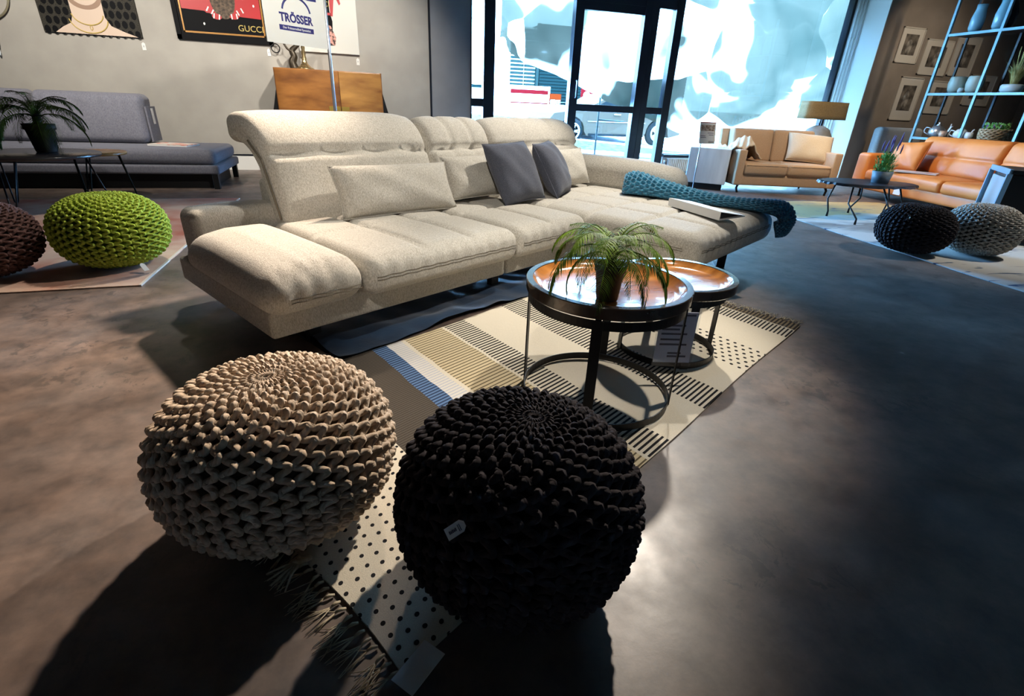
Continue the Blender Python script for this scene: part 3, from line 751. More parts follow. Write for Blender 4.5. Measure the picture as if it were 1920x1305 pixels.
for me in TM: me.materials.append(M_fringe)
for end in (0, 1):
    for k in range(52):
        o = bpy.data.objects.new('tassel', TM[(k*3+end) % 5]); COL.objects.link(o); o.parent = rug
        o.location = (-.002 if end == 0 else RL+.002, .012+k*(RW-.024)/51, 0); o.rotation_euler = (0, 0, random.uniform(-.35, .35)+(pi if end else 0))
big = MB()
for k in range(5):
    a = 2.6+.28*k; big.tube([(0, 0, .012), (.03*cos(a), .03*sin(a), .014), (.075*cos(a+.1), .075*sin(a+.1), .005)], [.006, .004, .002], 6)
big.tube([(.03, .0, .008), (0, 0, .016), (-.01, .012, .012), (.01, .02, .008)], .008, 8)
o = big.build('corner_tassel', M_fringe, rug); o.location = (-.02, .40, 0)

# wrinkled dark blue cloth under the sofa front
M_navy = noisy('navy_cloth', (.010, .028, .065), (.016, .046, .10), 8, 3, rough=.38, bump=.3, bscale=40, sheen=.3)
def cloth_pt(u, v):
    x = .62+2.0*u; y = RW+.012+.85*v
    z = .013 + .016*abs(sin(3.1*x+4.5*y+1.5*sin(5*y)))**4 + .014*abs(sin(5*x-6*y+sin(4*x)+1))**5 + .012*abs(sin(7.5*x+9*y+2*sin(3*x)))**6*(.4+.6*v) + .003*sin(31*x+11*y)
    return (x, y+.012*sin(6*x), z)
b = MB().grid(110, 46, cloth_pt)
cl = b.build('floor_cloth', M_navy); cl.location = RUG_O; cl.rotation_euler = (0, 0, RUG_A); tag(cl, 'wrinkled dark blue cloth on the floor between rug and sofa', 'cloth')
# white paper slip at the near rug end
sl = MB().box(-.05, .05, -.028, .028, .0, .0012).build('paper_slip', M_paper); sl.location = (.032, .655, .012); sl.rotation_euler = (0, 0, radians(42)); tag(sl, 'white paper slip lying at the near end of the woven rug', 'paper')

# ------------------------------------------------------------------ nested round tray tables
def wood_material(name, c1, c2, scale=3, stretch=(1, 8, 1), rough=.3, coat=.3):
    m = noisy(name, c1, c2, scale, 6, stretch, rough=rough, bump=.05, bscale=40, lo=.3, hi=.7, coat=coat); return m
M_tray = wood_material('honey_lacquered_wood', (.20, .065, .012), (.50, .20, .045), 3.5, (1, 5, 1), .14, .6)
M_rim = noisy('dark_stained_rim', (.035, .022, .015), (.06, .04, .028), 12, 4, rough=.2, coat=1.0)
def tray_table(name, label, r, ring, h, loc, rz, leg_off):
    root = thing(name, label, 'coffee table', loc, rz, 'nested round tray tables')
    t = MB().lathe([(r-.006, h-.045), (r-.001, h-.04), (r, h-.003), (r-.002, h), (r-.024, h), (r-.026, h-.003)], 96).build('tray_rim', M_rim, root); autosmooth(t, 25)
    MB().lathe([(r-.026, h-.003), (r-.032, h-.010), (r-.048, h-.026), (r-.075, h-.031), (.08, h-.031), (0.0001, h-.031)], 96).build('tray_inside', M_tray, root)
    MB().lathe([(.0001, h-.045), (r-.006, h-.045)], 96).build('tray_underside', M_rim, root)
    def hoop(z0, z1): return MB().lathe([(ring, z0), (ring+.004, z0), (ring+.004, z1), (ring, z1), (ring, z0)], 80, smooth=False)
    autosmooth(hoop(h-.085, h-.052).build('upper_hoop', M_black, root)); hoop(0.0, .030).build('lower_hoop', M_black, root)
    for k in range(4):
        a = leg_off+pi/2*k; R = RZ(a)
        MB().box(ring+.004, ring+.009, -.018, .018, 0, h-.052, M=R).build('leg', M_black, root)
    b = MB()
    for k in range(4): b.box(ring-.02, ring, -.01, .01, h-.052, h-.045, M=RZ(leg_off+pi/2*k))
    b.build('tray_support', M_black, root)
    return root
TBL = (0.855, 1.612, .011)
tray_table('tray_table', 'larger round tray table with honey wood top carrying the potted palm', .305, .288, .475, TBL, 0, radians(-121))
TB2 = (1.372, 1.925, .011)
tray_table('tray_table', 'smaller lower round tray table tucked behind the palm table', .262, .222, .378, TB2, 0, radians(-100))
# price card in a clear sleeve hanging at the tables
pc = thing('price_card', 'price card in a clear sleeve hanging from the larger tray table', 'card'); pc.matrix_world = frame_matrix((1.185, 1.60, .225), (1, -.25, 0), (-.16, .05, 1)) @ Matrix.Scale(1.12, 4)
M_card = plain('card_paper', (.66, .66, .74), .5); M_ink = plain('printed_ink', (.10, .10, .14), .7)
MB().box(-.068, .068, -.001, .001, -.10, .10).build('card', M_card, pc)
MB().box(-.076, .076, -.0035, -.0025, -.115, .135).build('clear_sleeve', glass_mat('clear_plastic', (.9, .92, .95)), pc)
for z, x0, x1 in ((.078, -.055, -.005), (.085, .01, .06), (.045, -.055, .03), (.03, -.055, .01), (.012, -.055, .04), (-.01, -.055, .02), (-.03, -.055, .045), (-.065, -.02, .03), (-.078, -.02, .05)):
    MB().box(x0, x1, -.002, -.001, z, z+.007).build('text_line', M_ink, pc)
MB().tube([(0, 0, .135), (0, .01, .20)], .0015, 5).build('hang_tie', M_ink, pc)

# ------------------------------------------------------------------ potted palms
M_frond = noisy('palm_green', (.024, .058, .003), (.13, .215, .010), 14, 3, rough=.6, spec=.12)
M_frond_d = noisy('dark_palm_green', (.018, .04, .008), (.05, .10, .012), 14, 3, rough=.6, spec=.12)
M_pot = noisy('dark_brown_pot', (.010, .007, .006), (.022, .014, .011), 12, 4, rough=.7, bump=.2, bscale=60)
M_soil = noisy('dark_soil', (.01, .008, .006), (.03, .02, .015), 60, 3, rough=1)
def frond_mesh(L, e0, e1, ex=1.0, nl=50, ll=.062, seed=0):
    """a pinnate frond in the xz-plane: starts at elevation e0 and bends to e1"""
    r = random.Random(seed); b = MB(); pts = []; p = Vector((0, 0, 0)); K = 18
    for k in range(K+1):
        pts.append(p.copy()); t = k/K; e = e0+(e1-e0)*t**ex; p = p+Vector((cos(e), 0, sin(e)))*(L/K)
    b.tube(pts, [.0028*(1-.75*k/K) for k in range(K+1)], 4)
    for k in range(nl):
        t = .16+.84*k/(nl-1); q = t*K; i = min(int(q), K-1); base = pts[i].lerp(pts[i+1], q-i); d = (pts[i+1]-pts[i]).normalized()
        lf = ll*(sin(pi*min(1, .12+.88*t))**.6*.9+.1)*(1-.25*t)
        for s in (-1, 1):
            dr = (d*(.42+.15*r.random()+.5*t**3)+Vector((0, s, 0))*(1.0-.25*t)+Vector((0, 0, -.22-.2*r.random()))).normalized()
            up = Vector((0, 0, 1)); wv = dr.cross(up).normalized()*(.0021)
            m1 = base+dr*lf*.45+up*.004; tip = base+dr*lf-up*(.008*r.random())
            b.add([base-wv*.5, base+wv*.5, m1+wv, tip, m1-wv], [(0, 1, 2, 4), (4, 2, 3)], True)
    return b.mesh('frond')
def palm(name, label, loc, scale, m, seed, pot_h=.128, pot_r=.052, n=24, tall=1.0):
    r = random.Random(seed); root = thing(name, label, 'potted plant', loc, 0, 'potted palms'); root.scale = (scale,)*3
    pr = [(0.0001, 0), (pot_r*.68, 0), (pot_r*.72, .004), (pot_r*.95, pot_h*.80), (pot_r*1.04, pot_h*.80), (pot_r*1.06, pot_h), (pot_r*.96, pot_h), (pot_r*.9, pot_h*.9)]
    MB().lathe(pr, 40).build('pot', M_pot, root)
    MB().lathe([(pot_r*.93, pot_h*.90), (.0001, pot_h*.93)], 24).build('soil', M_soil, root)
    MB().tube([(0, 0, pot_h*.88), (0, 0, pot_h+.045)], [.022, .016], 8).build('trunk', M_pot, root)
    kinds = [frond_mesh(.26*tall, 1.3, -1.4, 1.0, 36, .068, 1), frond_mesh(.31*tall, 1.0, -1.6, .8, 42, .066, 2), frond_mesh(.29*tall, .6, -1.75, .7, 40, .064, 3), frond_mesh(.22*tall, 1.32, -.5, 1.0, 30, .064, 4)]
    for me in kinds: me.materials.append(m)
    for k in range(n):
        t = k/n; a = k*2.39996+r.uniform(-.2, .2); kd = 3 if k < 3 else (0 if t < .45 else (1 if t < .75 else 2))
        o = bpy.data.objects.new('frond', kinds[kd]); COL.objects.link(o); o.parent = root
        o.location = (.008*cos(a), .008*sin(a), pot_h+.042-.018*t); o.rotation_euler = (0, r.uniform(-.12, .12), a); s = r.uniform(.85, 1.08); o.scale = (s, s, s)
    return root
palm('potted_palm', 'small palm in a dark brown pot on the larger tray table', (.795, 1.495, TBL[2]+.475-.0295), 1.0, M_frond, 3, tall=.98)

# ------------------------------------------------------------------ knitted poufs
def knit_material(name, c1, c2, rough=.9):
    m, nt, b = new_mat(name); L = nt.links
    uv = N(nt, 'ShaderNodeUVMap'); sp = N(nt, 'ShaderNodeSeparateXYZ'); L.new(uv.outputs[0], sp.inputs[0])
    ma = N(nt, 'ShaderNodeMath', operation='MULTIPLY_ADD'); ma.inputs[1].default_value = 2.0; L.new(sp.outputs[0], ma.inputs[0]); L.new(sp.outputs[1], ma.inputs[2])
    fr = N(nt, 'ShaderNodeMath', operation='PINGPONG'); fr.inputs[1].default_value = .5; L.new(ma.outputs[0], fr.inputs[0])
    tc = N(nt, 'ShaderNodeTexCoord'); nz = N(nt, 'ShaderNodeTexNoise'); nz.inputs['Scale'].default_value = 35; nz.inputs['Detail'].default_value = 4; L.new(tc.outputs['Object'], nz.inputs['Vector'])
    r = N(nt, 'ShaderNodeValToRGB'); e = r.color_ramp.elements; e[0].position = .35; e[1].position = .65; e[0].color = c1+(1,); e[1].color = c2+(1,); L.new(nz.outputs['Fac'], r.inputs[0])
    L.new(r.outputs[0], b.inputs['Base Color']); b.inputs['Roughness'].default_value = rough; b.inputs['Specular IOR Level'].default_value = .2
    bp = N(nt, 'ShaderNodeBump'); bp.inputs['Strength'].default_value = 1.0; bp.inputs['Distance'].default_value = .006; L.new(fr.outputs[0], bp.inputs['Height']); L.new(bp.outputs[0], b.inputs['Normal'])
    return m
def spow(v, e): return np.sign(v)*np.abs(v)**e
def knit_cord_mesh(r, h, N_c, per, rope, seg=8, sides=6, e=.86, seed=0, jit=.12):
    g = np.random.default_rng(seed)
    phi = np.linspace(-pi/2+.02, pi/2-.012, 2000)
    R = r*spow(np.cos(phi), e); Z = h/2+h/2*spow(np.sin(phi), e)
    ds = np.hypot(np.diff(R), np.diff(Z)); S = np.r_[0, np.cumsum(ds)]; Ltot = S[-1]
    M = int(per*seg)+1; s = np.linspace(0, Ltot, M)
    Rs, Zs = np.interp(s, S, R), np.interp(s, S, Z); dR, dZ = np.gradient(Rs, s), np.gradient(Zs, s)
    l = np.hypot(dR, dZ); nR, nZ = dZ/l, -dR/l
    V = []; F = []; UV = []
    base = 0
    for i in range(N_c):
        th0 = 2*pi*i/N_c; sp_ = 2*pi*Rs/N_c
        rr = np.minimum(rope, sp_*.42+.0012)
        ph = s/Ltot*per*2*pi + (pi if i % 2 else 0)
        tr = np.sin(ph); lat = sp_*.37*spow(tr, .85)*(1+.12*np.sin(s*37+i*2.3))
        rad = -rr*.35*np.cos(2*ph) + rr*.6*tr + rr*.10*np.sin(s*53+i*1.7)
        th = th0 + lat/np.maximum(Rs, .012)
        rho = Rs + nR*rad
        P = np.stack([rho*np.cos(th), rho*np.sin(th), Zs+nZ*rad], -1)
        Tn = np.gradient(P, axis=0); Tn /= np.linalg.norm(Tn, axis=1, keepdims=True)
        Nn = np.stack([nR*np.cos(th), nR*np.sin(th), nZ], -1); B = np.cross(Tn, Nn); B /= np.linalg.norm(B, axis=1, keepdims=True); Nn = np.cross(B, Tn)
        a = np.linspace(0, 2*pi, sides, endpoint=False)
        ring = P[:, None, :] + rr[:, None, None]*(np.cos(a)[None, :, None]*Nn[:, None, :]+np.sin(a)[None, :, None]*B[:, None, :])
        V.append(ring.reshape(-1, 3))
        k = np.arange(M-1)[:, None]*sides; j = np.arange(sides)[None, :]; j2 = (j+1) % sides
        q = np.stack([k+j, k+j2, k+sides+j2, k+sides+j], -1).reshape(-1, 4)+base
        F.append(q)
        u0 = np.broadcast_to(j/sides, (M-1, sides)); u1 = u0+1/sides
        v0 = np.broadcast_to((s[:-1]/.012)[:, None], (M-1, sides)); v1 = np.broadcast_to((s[1:]/.012)[:, None], (M-1, sides))
        UV.append(np.stack([np.stack([u0, v0], -1), np.stack([u1, v0], -1), np.stack([u1, v1], -1), np.stack([u0, v1], -1)], 2).reshape(-1, 2))
        base += M*sides
    V = np.concatenate(V); F = np.concatenate(F); UV = np.concatenate(UV)
    V[:, 2] = np.maximum(V[:, 2], .001)
    me = bpy.data.meshes.new('knitted_cover'); me.vertices.add(len(V)); me.vertices.foreach_set('co', V.astype(np.float32).ravel())
    me.loops.add(F.size); me.loops.foreach_set('vertex_index', F.astype(np.int32).ravel())
    me.polygons.add(len(F)); me.polygons.foreach_set('loop_start', np.arange(0, F.size, 4, dtype=np.int32))
    me.update(calc_edges=True); me.validate()
    uvl = me.uv_layers.new(name='UVMap'); uvl.data.foreach_set('uv', UV.astype(np.float32).ravel())
    me.polygons.foreach_set('use_smooth', np.ones(len(F), dtype=bool)); me.update(); return me
def pouf(label, loc, r, h, m, m_in, N_c, per, rope, seg=8, sides=6, seed=0, rz=0.0, tilt=(0, 0)):
    root = thing('knitted_pouf', label, 'pouf', loc, rz, 'knitted poufs in the showroom')
    k = 1.0
    o = link('knitted_cover', knit_cord_mesh(r-rope, h-2*rope, N_c, per, rope, seg, sides, seed=seed), m, root); o.location = (0, 0, rope)
    ri, hi = r-rope*3.0, h-rope*6.0
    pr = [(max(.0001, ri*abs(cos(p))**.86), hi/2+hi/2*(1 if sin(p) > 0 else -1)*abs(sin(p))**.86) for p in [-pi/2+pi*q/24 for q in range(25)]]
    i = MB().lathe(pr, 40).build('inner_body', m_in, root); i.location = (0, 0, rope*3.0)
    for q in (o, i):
        q.rotation_euler = (tilt[0], tilt[1], 0); q.location.x += -sin(tilt[1])*0
    return root
def care_tag(parent, M, w=.03, h=.055, lines=True):
    t = MB().prism([(-w/2, -h/2), (w/2, -h/2), (w/2, h*.32), (w*.22, h/2), (-w*.22, h/2), (-w/2, h*.32)], 0, .0012, M=M).build('care_tag', M_paper, parent)
    if lines:
        for y in (h*.22, h*.14): MB().box(-w*.25, w*.32, y, y+.0015, .0012, .0018, M=M).build('printed_line', M_ink, t)
        for k in range(5): MB().box(-w*.12+.001*(k % 2), w*.14, -h*.02-k*h*.08, -h*.02-k*h*.08+.0025, .0012, .0018, M=M).build('printed_line', M_ink, t)
    return t
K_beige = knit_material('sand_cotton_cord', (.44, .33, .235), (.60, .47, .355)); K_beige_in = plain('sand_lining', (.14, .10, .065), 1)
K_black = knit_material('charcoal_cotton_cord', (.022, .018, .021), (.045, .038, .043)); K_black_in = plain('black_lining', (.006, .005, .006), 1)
p = pouf('big sand-coloured knitted pouf in the left foreground', (-.261, 1.188, .012), .293, .428, K_beige, K_beige_in, 46, 22, .0084, 14, 6, 1)
MB().box(-.004, .004, -.001, .001, -.008, .01, M=T(.196, .10, .345)).build('care_tag', M_paper, p)
p = pouf('big black knitted pouf with white tag in the foreground centre', (.268, .845, .012), .277, .455, K_black, K_black_in, 44, 21, .0086, 14, 6, 2, tilt=(0, radians(6)))
def pixel_ray(px, py):
    v = ((px-960)/F_PX, (py-652.5)/F_PX, 1.0)
    return Vector([sum(CAM_R[i][k]*v[k] for k in range(3)) for i in range(3)]).normalized()
def pouf_point(c0, r, h, px, py):
    """where the sight line meets the pouf's surface"""
    d = pixel_ray(px, py); p = Vector((0, 0, CAM_H))
    for k in range(4000):
        p = p + d*.001; q = p-Vector(c0)
        if (hypot(q.x, q.y)/r)**2.3+abs((q.z-h/2)/(h/2))**2.3 < 1: break
    n = Vector((q.x/r**2, q.y/r**2, (q.z-h/2)/(h/2)**2)).normalized(); return q, n
_q, _n = pouf_point((.268, .845, .012), .277, .455, 857, 992)
_up = (Vector((0, 0, 1))-_n*_n.z).normalized(); _rt = _up.cross(_n)
_M = Matrix((_rt, _up, _n)).transposed().to_4x4(); _M.translation = _q+_n*.006
care_tag(p, _M @ Matrix.Rotation(radians(-42), 4, 'Z'), .022, .040)
# ------------------------------------------------------------------ back wall: pictures, tags, hoop, cabinet, shop sign
M_ink_b = plain('print_black', (.004, .004, .005), .6, spec=.1); M_skin = plain('print_skin', (.62, .48, .38), .6); M_skin_d = plain('print_skin_shadow', (.30, .19, .13), .6)
M_lips = plain('print_lip_red', (.40, .005, .025), .5); M_goldp = plain('print_gold', (.50, .36, .09), .5); M_redp = plain('print_red', (.42, .008, .012), .5)
M_lattice = noisy('print_lattice', (.016, .014, .011), (.060, .055, .045), 120, 3, rough=.6, spec=.1)
M_furp = noisy('print_brown_fur', (.03, .02, .013), (.15, .10, .065), 30, 5, rough=.7)
M_floralp = noisy('print_floral', (.02, .005, .006), (.62, .30, .24), 26, 3, rough=.6, lo=.42, hi=.55)
M_canvas = plain('white_canvas', (.62, .61, .56), .6); M_goldline = plain('gold_painted_line', (.36, .17, .035), .4, .3)
WXZ = lambda x, y, z: T(x, y, z) @ Matrix.Rotation(pi/2, 4, 'X')      # local xy -> wall plane facing the room
def ell(cx, cy, rx, ry, n=28, a0=0, a1=2*pi): return [(cx+rx*cos(a0+(a1-a0)*k/n), cy+ry*sin(a0+(a1-a0)*k/n)) for k in range(n if a1-a0 > 6.2 else n+1)]
def sheet(name, poly, lvl, m, parent):           # thin printed layer, local xy, facing +z
    return MB().prism(poly, lvl, lvl+.0012, ).build(name, m, parent)
# portrait poster (head continues above the picture edge)
pp = thing('portrait_poster', 'poster of a face with red lips, necklace and dark dotted hood', 'poster', (-3.19, YW-.03, 1.67), 0); pp.rotation_euler = (pi/2, 0, 0)
PW, PH = .545, 1.45
MB().box(-PW, PW, 0, PH, -.02, 0).build('panel', M_lattice, pp)
b = MB()
for j in range(14):
    for i in range(13):
        cx, cy = -.50+i*.0835+(.042 if j % 2 else 0), .03+j*.108*.98
        if abs(cx) < PW-.03: b.prism(ell(cx, cy, .033, .046, 12), 0, .0008)
tag(b.build('printed_dots', M_ink_b, pp), kind='stuff')
sheet('shoulders', [(-.42, .002), (.50, .002), (.36, .05), (.22, .11), (.17, .20), (-.19, .20), (-.22, .12), (-.32, .07)], .001, M_skin, pp)
sheet('neck', [(-.19, .12), (.17, .12), (.17, .45), (-.19, .45)], .0015, M_skin, pp)
sheet('chin_shadow', ell(-.01, .40, .185, .125, 32, pi, 2*pi), .0028, M_skin_d, pp)
sheet('face', ell(-.01, .62, .22, .30, 36), .0042, M_skin, pp)
sheet('lips', [(-.085, .49), (-.03, .515), (0, .505), (.03, .515), (.085, .49), (.045, .455), (0, .445), (-.045, .455)], .0058, M_lips, pp)
sheet('nose', [(-.035, .60), (.035, .60), (.02, .75), (-.02, .75)], .0058, M_skin_d, pp)
for s in (-1, 1): sheet('eye', ell(s*.09-.01, .76, .045, .018, 16), .0058, M_ink_b, pp)
for (dx, dy, rr, dep) in ((-.02, .235, .175, .13), (-.02, .18, .215, .165)):
    MB().tube([(dx+rr*cos(a), dy+dep*sin(a), .006) for a in [pi+.12+(pi-.24)*k/20 for k in range(21)]], .0065, 6).build('necklace', M_goldp, pp)
MB().tube([(-.01+.014*cos(a), .075+.026*sin(a), .007) for a in [2*pi*k/14 for k in range(14)]], .004, 5, closed=True).build('pendant', M_goldp, pp)
# black framed picture with gold line
pk = thing('framed_picture', 'black framed red and black picture with gold inner line and gold lettering', 'picture', (-2.19, YW-.03, 1.72)); pk.rotation_euler = (pi/2, 0, 0)
GW, GH = 1.14, 1.5
MB().box(0, GW, 0, GH, -.02, 0).build('print', M_ink_b, pk)
b = MB()
for x0, x1, y0, y1 in ((-.03, GW+.03, -.03, .025), (-.03, GW+.03, GH-.02, GH+.03), (-.03, .025, -.03, GH+.03), (GW-.025, GW+.03, -.03, GH+.03)): b.box(x0, x1, y0, y1, -.02, .012)
b.build('frame', M_ink_b, pk)
b = MB()
for x0, x1, y0, y1 in ((.06, GW-.06, .055, .075), (.06, GW-.06, GH-.08, GH-.06), (.06, .078, .055, GH-.06), (GW-.078, GW-.06, .055, GH-.06)): b.box(x0, x1, y0, y1, 0, .003)
b.build('gold_line', M_goldline, pk)
sheet('red_ground', [(.085, .33), (.36, .32), (.38, .30), (GW-.085, .27), (GW-.085, 1.38), (.085, 1.38)], .0012, M_redp, pk)
sheet('brown_fur', ell(.60, .48, .155, .24, 28), .003, M_furp, pk); sheet('brown_fur', ell(.60, .95, .25, .28, 28), .003, M_furp, pk)
for (x, y, a) in ((.43, .33, -.5), (.50, .265, -.15), (.72, .28, .12), (.80, .34, .5)):
    q = sheet('red_cuff', ell(0, 0, .06, .035, 16), .0045, M_redp, pk); q.location = (x, y, 0); q.rotation_euler = (0, 0, a)
    for d in (-.035, .03):
        w_ = sheet('white_stripe', [(d-.008, -.03), (d+.008, -.03), (d+.012, .03), (d-.004, .03)], .0062, M_white, pk); w_.location = (x, y, 0); w_.rotation_euler = (0, 0, a)
text('lettering', 'GUCCI', .105, M_goldp, pk, T(.905, .145, .004), .0, .0008, xs=1.0)
for x, y in ((.33, .17), (.98, .42), (1.0, .52)): sheet('white_speck', ell(x, y, .012, .016, 10), .005, M_white, pk)
# white canvas with black figure
pw = thing('canvas_picture', 'white canvas with a black, red and floral figure above the wooden cabinet', 'picture', (-.68, YW-.03, 1.64)); pw.rotation_euler = (pi/2, 0, 0)
bevel(MB().box(0, .83, 0, 1.5, -.02, .01).build('canvas', M_canvas, pw))
sheet('black_figure', [(.20, .12), (.47, .10), (.49, .40), (.46, .52), (.48, 1.2), (.22, 1.25)], .0105, M_ink_b, pw)
sheet('red_stripe', [(.21, .47), (.475, .47), (.475, .50), (.21, .50)], .012, M_redp, pw)
sheet('red_sash', [(.47, .46), (.50, .46), (.54, .72), (.60, .60), (.62, .62), (.56, .85), (.47, .9)], .012, M_redp, pw)
sheet('floral_cloth', [(.24, .09), (.50, .10), (.52, .20), (.46, .34), (.40, .36), (.27, .34)], .012, M_floralp, pw)
text('lettering', 'GUCCI', .095, M_goldp, pw, T(.325, .60, .0125), .0, .0008)
# little white number tags on the wall
for i, (x, z, w) in enumerate(((-2.66, 1.575, 'portrait poster'), (-1.10, 1.60, 'black framed picture'), (.12, 1.555, 'white canvas picture'))):
    t = thing('wall_tag', 'small white price tag on the wall below the '+w, 'tag', (x, YW-.004, z), 0, 'price tags on the back wall'); t.rotation_euler = (pi/2, 0, 0)
    MB().prism([(-.022, -.045), (.022, -.045), (.022, .03), (.0, .048), (-.022, .03)], -.002, .001).build('tag_card', M_white, t)
    MB().box(-.004, .002, -.012, .010, .001, .0016).build('printed_mark', M_ink, t)
# hoop with feather, far left
hp = thing('feather_hoop', 'pale metal hoop with hanging white feathers high on the left wall', 'wall decoration', (-4.30, YW-.04, 2.06))
MB().tube([(.30*cos(a), 0, .30*sin(a)) for a in [2*pi*k/48 for k in range(48)]], .011, 8, closed=True).build('hoop', plain('pale_brass', (.50, .45, .30), .35, .7), hp)
M_feather = plain('white_feather', (.62, .66, .68), .8)
for k, (x, z, l, a) in enumerate(((.06, -.28, .34, .12), (-.02, -.26, .40, -.1), (-.14, -.24, .30, -.25))):
    R = T(x, -.02, z) @ Matrix.Rotation(a, 4, 'Y')
    b = MB().tube([(0, 0, 0), (0, 0, -l)], .002, 4, M=R)
    b.grid(4, 12, lambda u, v: ((u-.5)*.055*sin(pi*min(1, v*.9+.1))**.5, .004*abs(u-.5), -.10-(l-.06)*v), M=R)
    b.build('feather', M_feather, hp)
# small ring hanging below the black picture
hk = MB().tube([(.055*cos(a), 0, .055*sin(a)) for a in [2*pi*k/24 for k in range(24)]], .008, 6, closed=True).build('hanging_ring', M_black); hk.location = (-1.00, YW-.05, 1.655); tag(hk, 'dark ring on the wall between black picture and cabinet', 'ring')

# wooden cabinet on black trapezoid legs
M_mango = noisy('warm_mango_wood', (.12, .038, .008), (.38, .155, .035), 2.2, 6, (1.0, 1, 3.0), rough=.35, bump=.05, bscale=30, lo=.3, hi=.72, coat=.25)
M_mango2 = noisy('pale_mango_wood', (.20, .075, .016), (.48, .24, .06), 2.0, 6, (1.0, 1, 4.0), rough=.35, bump=.05, bscale=30, lo=.3, hi=.72, coat=.25)
M_gold = plain('brushed_gold', (.70, .45, .10), .3, .9)
cb = thing('highboard', 'honey wood cabinet with gold square handle and black angled legs', 'cabinet', (-.30, 8.5, 0))
CW = .725
bevel(MB().box(-CW, CW, 0, .42, .50, 1.40).build('body', M_mango, cb))
d1 = bevel(MB().box(-CW+.012, .118, -.022, 0, .51, 1.39).build('door', M_mango, cb)); d2 = bevel(MB().box(.130, CW-.012, -.022, 0, .51, 1.39).build('door', M_mango2, cb))
MB().box(-.04, .116, -.034, -.022, .78, .94).build('handle_plate', M_gold, d1); MB().box(.132, .24, -.034, -.022, .78, .94).build('handle_plate', M_gold, d2)
for s in (-1, 1):
    MB().prism([(s*CW, 1.14), (s*(CW+.30), 0), (s*(CW+.24), 0), (s*(CW-.02), .62), (s*(CW-.02), 1.14)], 0.02, .40, M=XZ).build('leg', M_black, cb)
# brass candle holder with dark figure
cd = thing('candle_holder', 'brass twisted candle holder with dark figure on the wooden cabinet', 'candle holder', (-.62, 8.72, 1.402))
M_bronze = plain('dark_bronze', (.05, .038, .025), .4, .6); M_brass = plain('polished_brass', (.55, .40, .20), .22, .9)
MB().lathe([(.0001, 0), (.125, 0), (.125, .012), (.08, .035), (.045, .07), (.03, .11), (.034, .14), (.024, .17), (.030, .20), (.022, .24), (.028, .27), (.020, .31), (.05, .33), (.05, .35), (.0001, .35)], 28).build('stem', M_brass, cd)
MB().tube(catmull([(-.14, 0, 0), (-.16, 0, .08), (-.13, 0, .15), (-.15, 0, .22), (-.10, 0, .27), (-.05, 0, .31)], 6), [.06-.0012*k for k in range(31)], 10).build('figure', M_bronze, cd)
MB().tube(catmull([(-.13, -.02, .20), (-.20, -.03, .24), (-.24, -.02, .30)], 6), .014, 8).build('figure_arm', M_bronze, cd)

# shop sign on a steel pole behind the sofa
SS = thing('shop_sign', 'white shop sign with blue arched logo on a slim steel pole behind the sofa', 'sign', (-.185, 6.0, 0))
MB().tube([(0, 0, 0.02), (0, 0, 2.5)], .016, 12).build('pole', M_chrome, SS)
MB().lathe([(.0001, 0), (.19, 0), (.19, .012), (.03, .02), (.02, .05), (.0001, .05)], 32).build('foot_plate', M_chrome, SS)
_sx = Vector((.505, .44, 0)).normalized()
pnl = bpy.data.objects.new('sign_panel', MB().box(-.66, -.012, 0, 1.0, -.004, .004).mesh('sign_panel')); COL.objects.link(pnl); pnl.parent = SS
pnl.data.materials.append(M_canvas)
ang_s = atan2(_sx.y, _sx.x)
pnl.matrix_local = T(0, -.02, 1.475) @ RZ(ang_s) @ Matrix.Rotation(pi/2, 4, 'X')
M_blue = plain('logo_blue', (.022, .020, .13), .5)
def onp(name, mb, m): o = mb.build(name, m, pnl); return o
onp('blue_field', MB().box(-.62, -.10, .37, .98, .004, .0055), M_blue)
text('lettering', 'TRÖSSER', .092, M_blue, pnl, T(-.335, .205, .0045), .0035, .0006, xs=.92)
onp('tagline_bar', MB().box(-.52, -.16, .108, .148, .004, .0052), M_blue)
text('tagline', 'Der Polstermöbel Spezialist', .026, M_canvas, pnl, T(-.34, .128, .0056), .0003, .0004)
onp('logo_arch', MB().tube([(-.325+.145*cos(a), .255+.12*sin(a), .0045) for a in [.12+(pi-.24)*k/28 for k in range(29)]], .009, 6, flat=.25), M_blue)
text('lettering', 'ART', .085, M_canvas, pnl, T(-.20, .50, .006), .0, .0004)

# ------------------------------------------------------------------ grey-blue sofa at the back wall
M_gsofa = fabric('grey_blue_velour', (.105, .105, .135), (.135, .135, .165), (.165, .165, .195), 90, (1, .6, .6), bump=.2, rough=.7)
gs = thing('grey_sofa', 'long slate-grey upholstered sofa against the back wall', 'sofa', (0, 0, 0))
MB().soft(-4.3, -1.62, 7.02, 8.15, .27, .44, .07, (20, 10, 2)).build('seat_cushion', M_gsofa, gs)
MB().soft(-4.3, -1.60, 7.0, 8.18, .17, .27, .025, (8, 6, 1)).build('base', M_gsofa, gs)
MB().soft(-5.6, -4.02, 6.15, 8.15, .27, .43, .07, (10, 14, 2)).build('chaise_cushion', M_gsofa, gs)
MB().soft(-5.6, -4.0, 6.13, 8.18, .17, .27, .025, (8, 8, 1)).build('base', M_gsofa, gs)
def gs_back(x0, x1):
    def fn(x, y, z, qx, qy, qz):
        lean = .22*(z-.44)
        w = .012*sin(x*40+3*sin(x*7))*gauss(z-.92, .08)*(1 if y < 8.0 else 0)
        return (x, y+lean-w-.03*(1-qx**4)*(1-qz**2)*(1 if qy < 0 else 0), z)
    return MB().soft(x0, x1, 7.70, 8.02, .44, 1.0, .085, (30, 3, 14), fn).build('back_cushion', M_gsofa, gs)
gs_back(-3.63, -2.48); gs_back(-4.75, -3.66)
